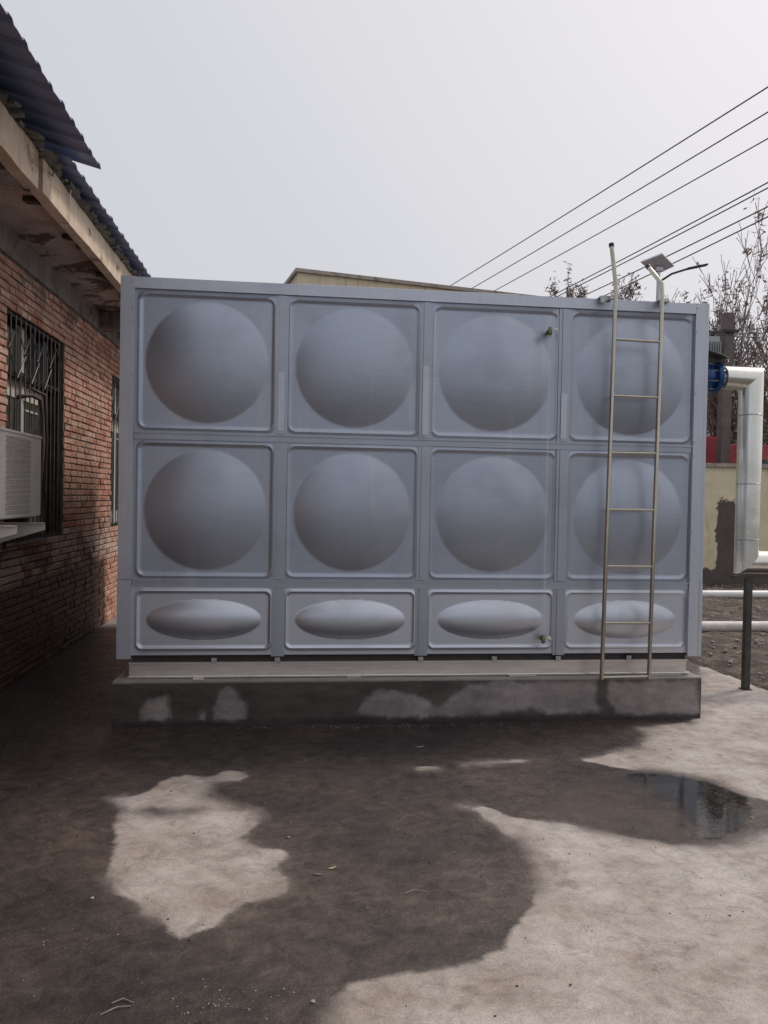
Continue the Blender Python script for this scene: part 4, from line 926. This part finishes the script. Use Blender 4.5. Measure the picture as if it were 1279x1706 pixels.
# ---------------------------------------------------------------- far things beyond the wall
tk = empty('red_truck', (11.9, 13.2, 0), 'red truck parked just beyond the boundary wall', 'truck')
mb = MB(); rbox(mb, 9.6, 11.55, 12.6, 14.4, .6, 3.22, .06); mb.build('cargo_box', M_red, tk, 'ang')
mb = MB(); mb.box(9.7, 11.4, 12.56, 12.598, 1.2, 2.9); mb.build('tarpaulin', M_red, tk)
# cab with rounded roof
pr = [(11.62, .7), (11.62, 2.5), (11.68, 2.80), (11.85, 3.0), (12.15, 3.08), (12.9, 3.05), (13.15, 2.9), (13.35, 2.3), (13.5, 1.6), (13.55, .7)]
V = [(x, y, z) for y in (12.7, 14.3) for x, z in pr]; m = len(pr)
MB().add(V, [tuple(range(m)), tuple(range(2*m-1, m-1, -1))]+[(k, m+k, m+(k+1) % m, (k+1) % m) for k in range(m)]).build('cab', M_red, tk, 'ang')
mb = MB(); mb.box(12.1, 12.95, 12.68, 12.699, 1.9, 2.65); mb.build('side_window', M_glass, tk)
for x in (10.2, 12.9):
    for y in (12.62, 14.2):
        mb = MB(); mb.lathe((x, y, .45), (0, 1, 0), [(0, .40), (.03, .45), (.2, .45), (.23, .40)], 24); wv = mb.build('wheel', M_rubber, tk, 'ang'); mb = MB(); mb.lathe((x, y-.01, .45), (0, 1, 0), [(0, .2), (.02, .22)], 16); mb.build('rim', M_bolt, wv, 'ang')
def house(name, x0, x1, y0, y1, h, mat, label, roofm, wn_=3, rh=0.35, zw=1.2):
    r_ = empty(name, ((x0+x1)/2, y0, 0), label, 'house')
    mb = MB(); mb.box(x0, x1, y0, y1, 0, h); mb.build('wall', mat, r_)
    mb = MB(); mb.add([(x0-.3, y0-.3, h+.005), (x1+.3, y0-.3, h+.005), (x1+.3, y1+.3, h+.005), (x0-.3, y1+.3, h+.005), (x0-.3, (y0+y1)/2, h+rh), (x1+.3, (y0+y1)/2, h+rh)], [(3, 2, 1, 0), (0, 1, 5, 4), (2, 3, 4, 5), (1, 2, 5), (3, 0, 4)]); mb.build('roof', roofm, r_)
    for zz in np.arange(1.1, h-1.2, 2.9):
        for k in range(wn_):
            xc = x0+(x1-x0)*(k+.5)/wn_
            mb = MB(); mb.box(xc-.6, xc+.6, y0-.04, y0-.002, zz, zz+zw); f = mb.build('window', M_sash, r_)
            mb = MB(); mb.box(xc-.53, xc+.53, y0-.05, y0-.041, zz+.07, zz+zw-.07); mb.build('pane', M_glass, f)
    return r_
house('white_house', 15.5, 21.6, 30, 36, 7.2, M_house, 'small white house beyond the wall beside the tank edge', M_grey, 2)
house('grey_house', 23.2, 29.0, 37, 44, 7.4, M_grey, 'grey house behind the concrete pole and bare trees', M_coping, 4)
house('pale_house', 24.8, 33.0, 30, 38, 6.4, M_house, 'pale house at the right edge behind the clad pipe', M_grey, 4)

# trees
def tree(name, x, y, h, label, seed, stems=4, spread=.35, leafn=500, leaf_s=.07, r0=.06, cr=1.0, lean=(0, 0), mat=M_dead, group='bare winter trees', ztop=0):
    rg = random.Random(seed); tr_ = MB(); br = MB(); tips = []
    def grow(p, d, L, r, lv):
        n_ = 3; P = [p.copy()]; rs = [r]
        for k in range(n_):
            d = (d + Vector((rg.gauss(0, .13), rg.gauss(0, .13), rg.gauss(.04, .07)))).normalized(); p = p + d*L/n_; P.append(p.copy()); rs.append(max(.011, r*(1-.55*(k+1)/n_)))
            if lv >= 1: tips.append(p.copy())
        (tr_ if lv == 0 else br).tube(P, rs, 6 if lv < 2 else 4, False)
        if lv < 4 and L > .14:
            for k in range(rg.choice((2, 3, 3)) if lv else 6):
                q = P[rg.randint(1, n_)]; a_ = rg.uniform(0, 6.28); dd = (d*rg.uniform(.6, 1.1) + Vector((math.cos(a_), math.sin(a_), rg.uniform(0, .5)))*spread*rg.uniform(.8, 2.0)).normalized()
                grow(q, dd, L*rg.uniform(.42, .68), rs[-1]*.8, lv+1)
    for s_ in range(stems):
        a_ = rg.uniform(0, 6.28); o_ = Vector((math.cos(a_)*.25, math.sin(a_)*.25, 0))*(stems > 1)
        grow(Vector((x, y, 0))+o_, (Vector((0, 0, 1))+Vector((math.cos(a_)*.14+lean[0], math.sin(a_)*.14+lean[1], 0))).normalized(), h*rg.uniform(.5, .72), r0*rg.uniform(.7, 1.1), 0)
    zt = max(v[2] for v in br.v); sc_ = h/zt
    for m_ in (tr_, br): m_.v = [(x+(v[0]-x)*sc_*cr, y+(v[1]-y)*sc_*cr, v[2]*sc_) for v in m_.v]
    tips = [Vector((x+(v[0]-x)*sc_*cr, y+(v[1]-y)*sc_*cr, v[2]*sc_)) for v in tips]
    t = empty(name, (x, y, 0), label, 'tree', group)
    tr_.build('trunk', M_bark, t, 'all'); b_ = br.build('branches', M_bark, t, 'all')
    lf = MB()
    tips = [q for q in tips if q.z > ztop] or tips
    cl_ = [rg.choice(tips) for _ in range(max(1, leafn//14))]
    for c_ in cl_:
        cs = rg.uniform(.04, .16)*cr
        for _ in range(14):
            q = c_ + Vector((rg.gauss(0, cs), rg.gauss(0, cs), rg.gauss(0, cs*1.3))); u_ = Vector((rg.gauss(0, 1), rg.gauss(0, 1), rg.gauss(0, 1))).normalized(); v_ = u_.orthogonal().normalized()
            s1 = leaf_s*rg.uniform(.5, 1.2); lf.add([q-u_*s1, q+v_*s1*.4, q+u_*s1, q-v_*s1*.4], [(0, 1, 2, 3)])
    o = lf.build('leaves', mat, t); o['kind'] = 'stuff'
    return t
tree('bare_tree', 13.35, 15.2, 9.5, 'tallest bare tree with clinging dead leaves right of the tank', 3, 9, .26, 7000, .085, .12, .85, (-.02, 0), ztop=4.2)
tree('bare_tree', 15.2, 15.0, 9.2, 'bare tree at the right edge with upswept thin twigs', 8, 9, .22, 2600, .07, .10, .9)
tree('bare_tree', 13.75, 15.4, 6.6, 'shorter twiggy bare tree just right of the concrete pole', 15, 7, .40, 4200, .065, .08)
tree('bare_tree', 16.2, 19, 7.6, 'farther bare tree between the concrete pole and the clad pipe', 21, 7, .40, 3600, .08, .10)
tree('bare_tree', 7.15, 10.9, 6.25, 'top of a bare tree peeping over the tank left of the ladder', 5, 9, .30, 900, .06, .05, .50, ztop=5.5)
tree('bare_tree', 7.98, 11.0, 6.62, 'leafy tipped bare tree just behind the ladder top', 12, 9, .30, 1200, .06, .05, .50, ztop=5.7)
# evergreen shrub at the right edge
rg = random.Random(5); sh = empty('evergreen_shrub', (11.95, 11.0, 0), 'dark evergreen shrub beyond the boundary wall at the right edge', 'shrub')
mb = MB(); st_ = []
for k in range(7):
    a_ = rg.uniform(0, 6.28); p = Vector((11.95, 11, 0)); P = [p.copy()]; d = Vector((math.cos(a_)*.16, math.sin(a_)*.16, 1))
    for _ in range(6): d = d+Vector((rg.gauss(0, .1), rg.gauss(0, .1), 0)); p = p+d.normalized()*.55; P.append(p.copy()); st_.append(p.copy())
    mb.tube(P, [.04*(1-q/8) for q in range(7)], 5, False)
mb.build('stem', M_bark, sh, 'all'); lf = MB()
for _ in range(3500):
    c_ = rg.choice(st_); q = c_+Vector((rg.gauss(0, .2), rg.gauss(0, .2), rg.gauss(0, .22))); u_ = Vector((rg.gauss(0, 1), rg.gauss(0, 1), rg.gauss(0, 1))).normalized(); v_ = u_.orthogonal().normalized(); s1 = rg.uniform(.03, .07)
    lf.add([q-u_*s1, q+v_*s1*.45, q+u_*s1, q-v_*s1*.45], [(0, 1, 2, 3)])
o = lf.build('leaves', M_ever, sh); o['kind'] = 'stuff'
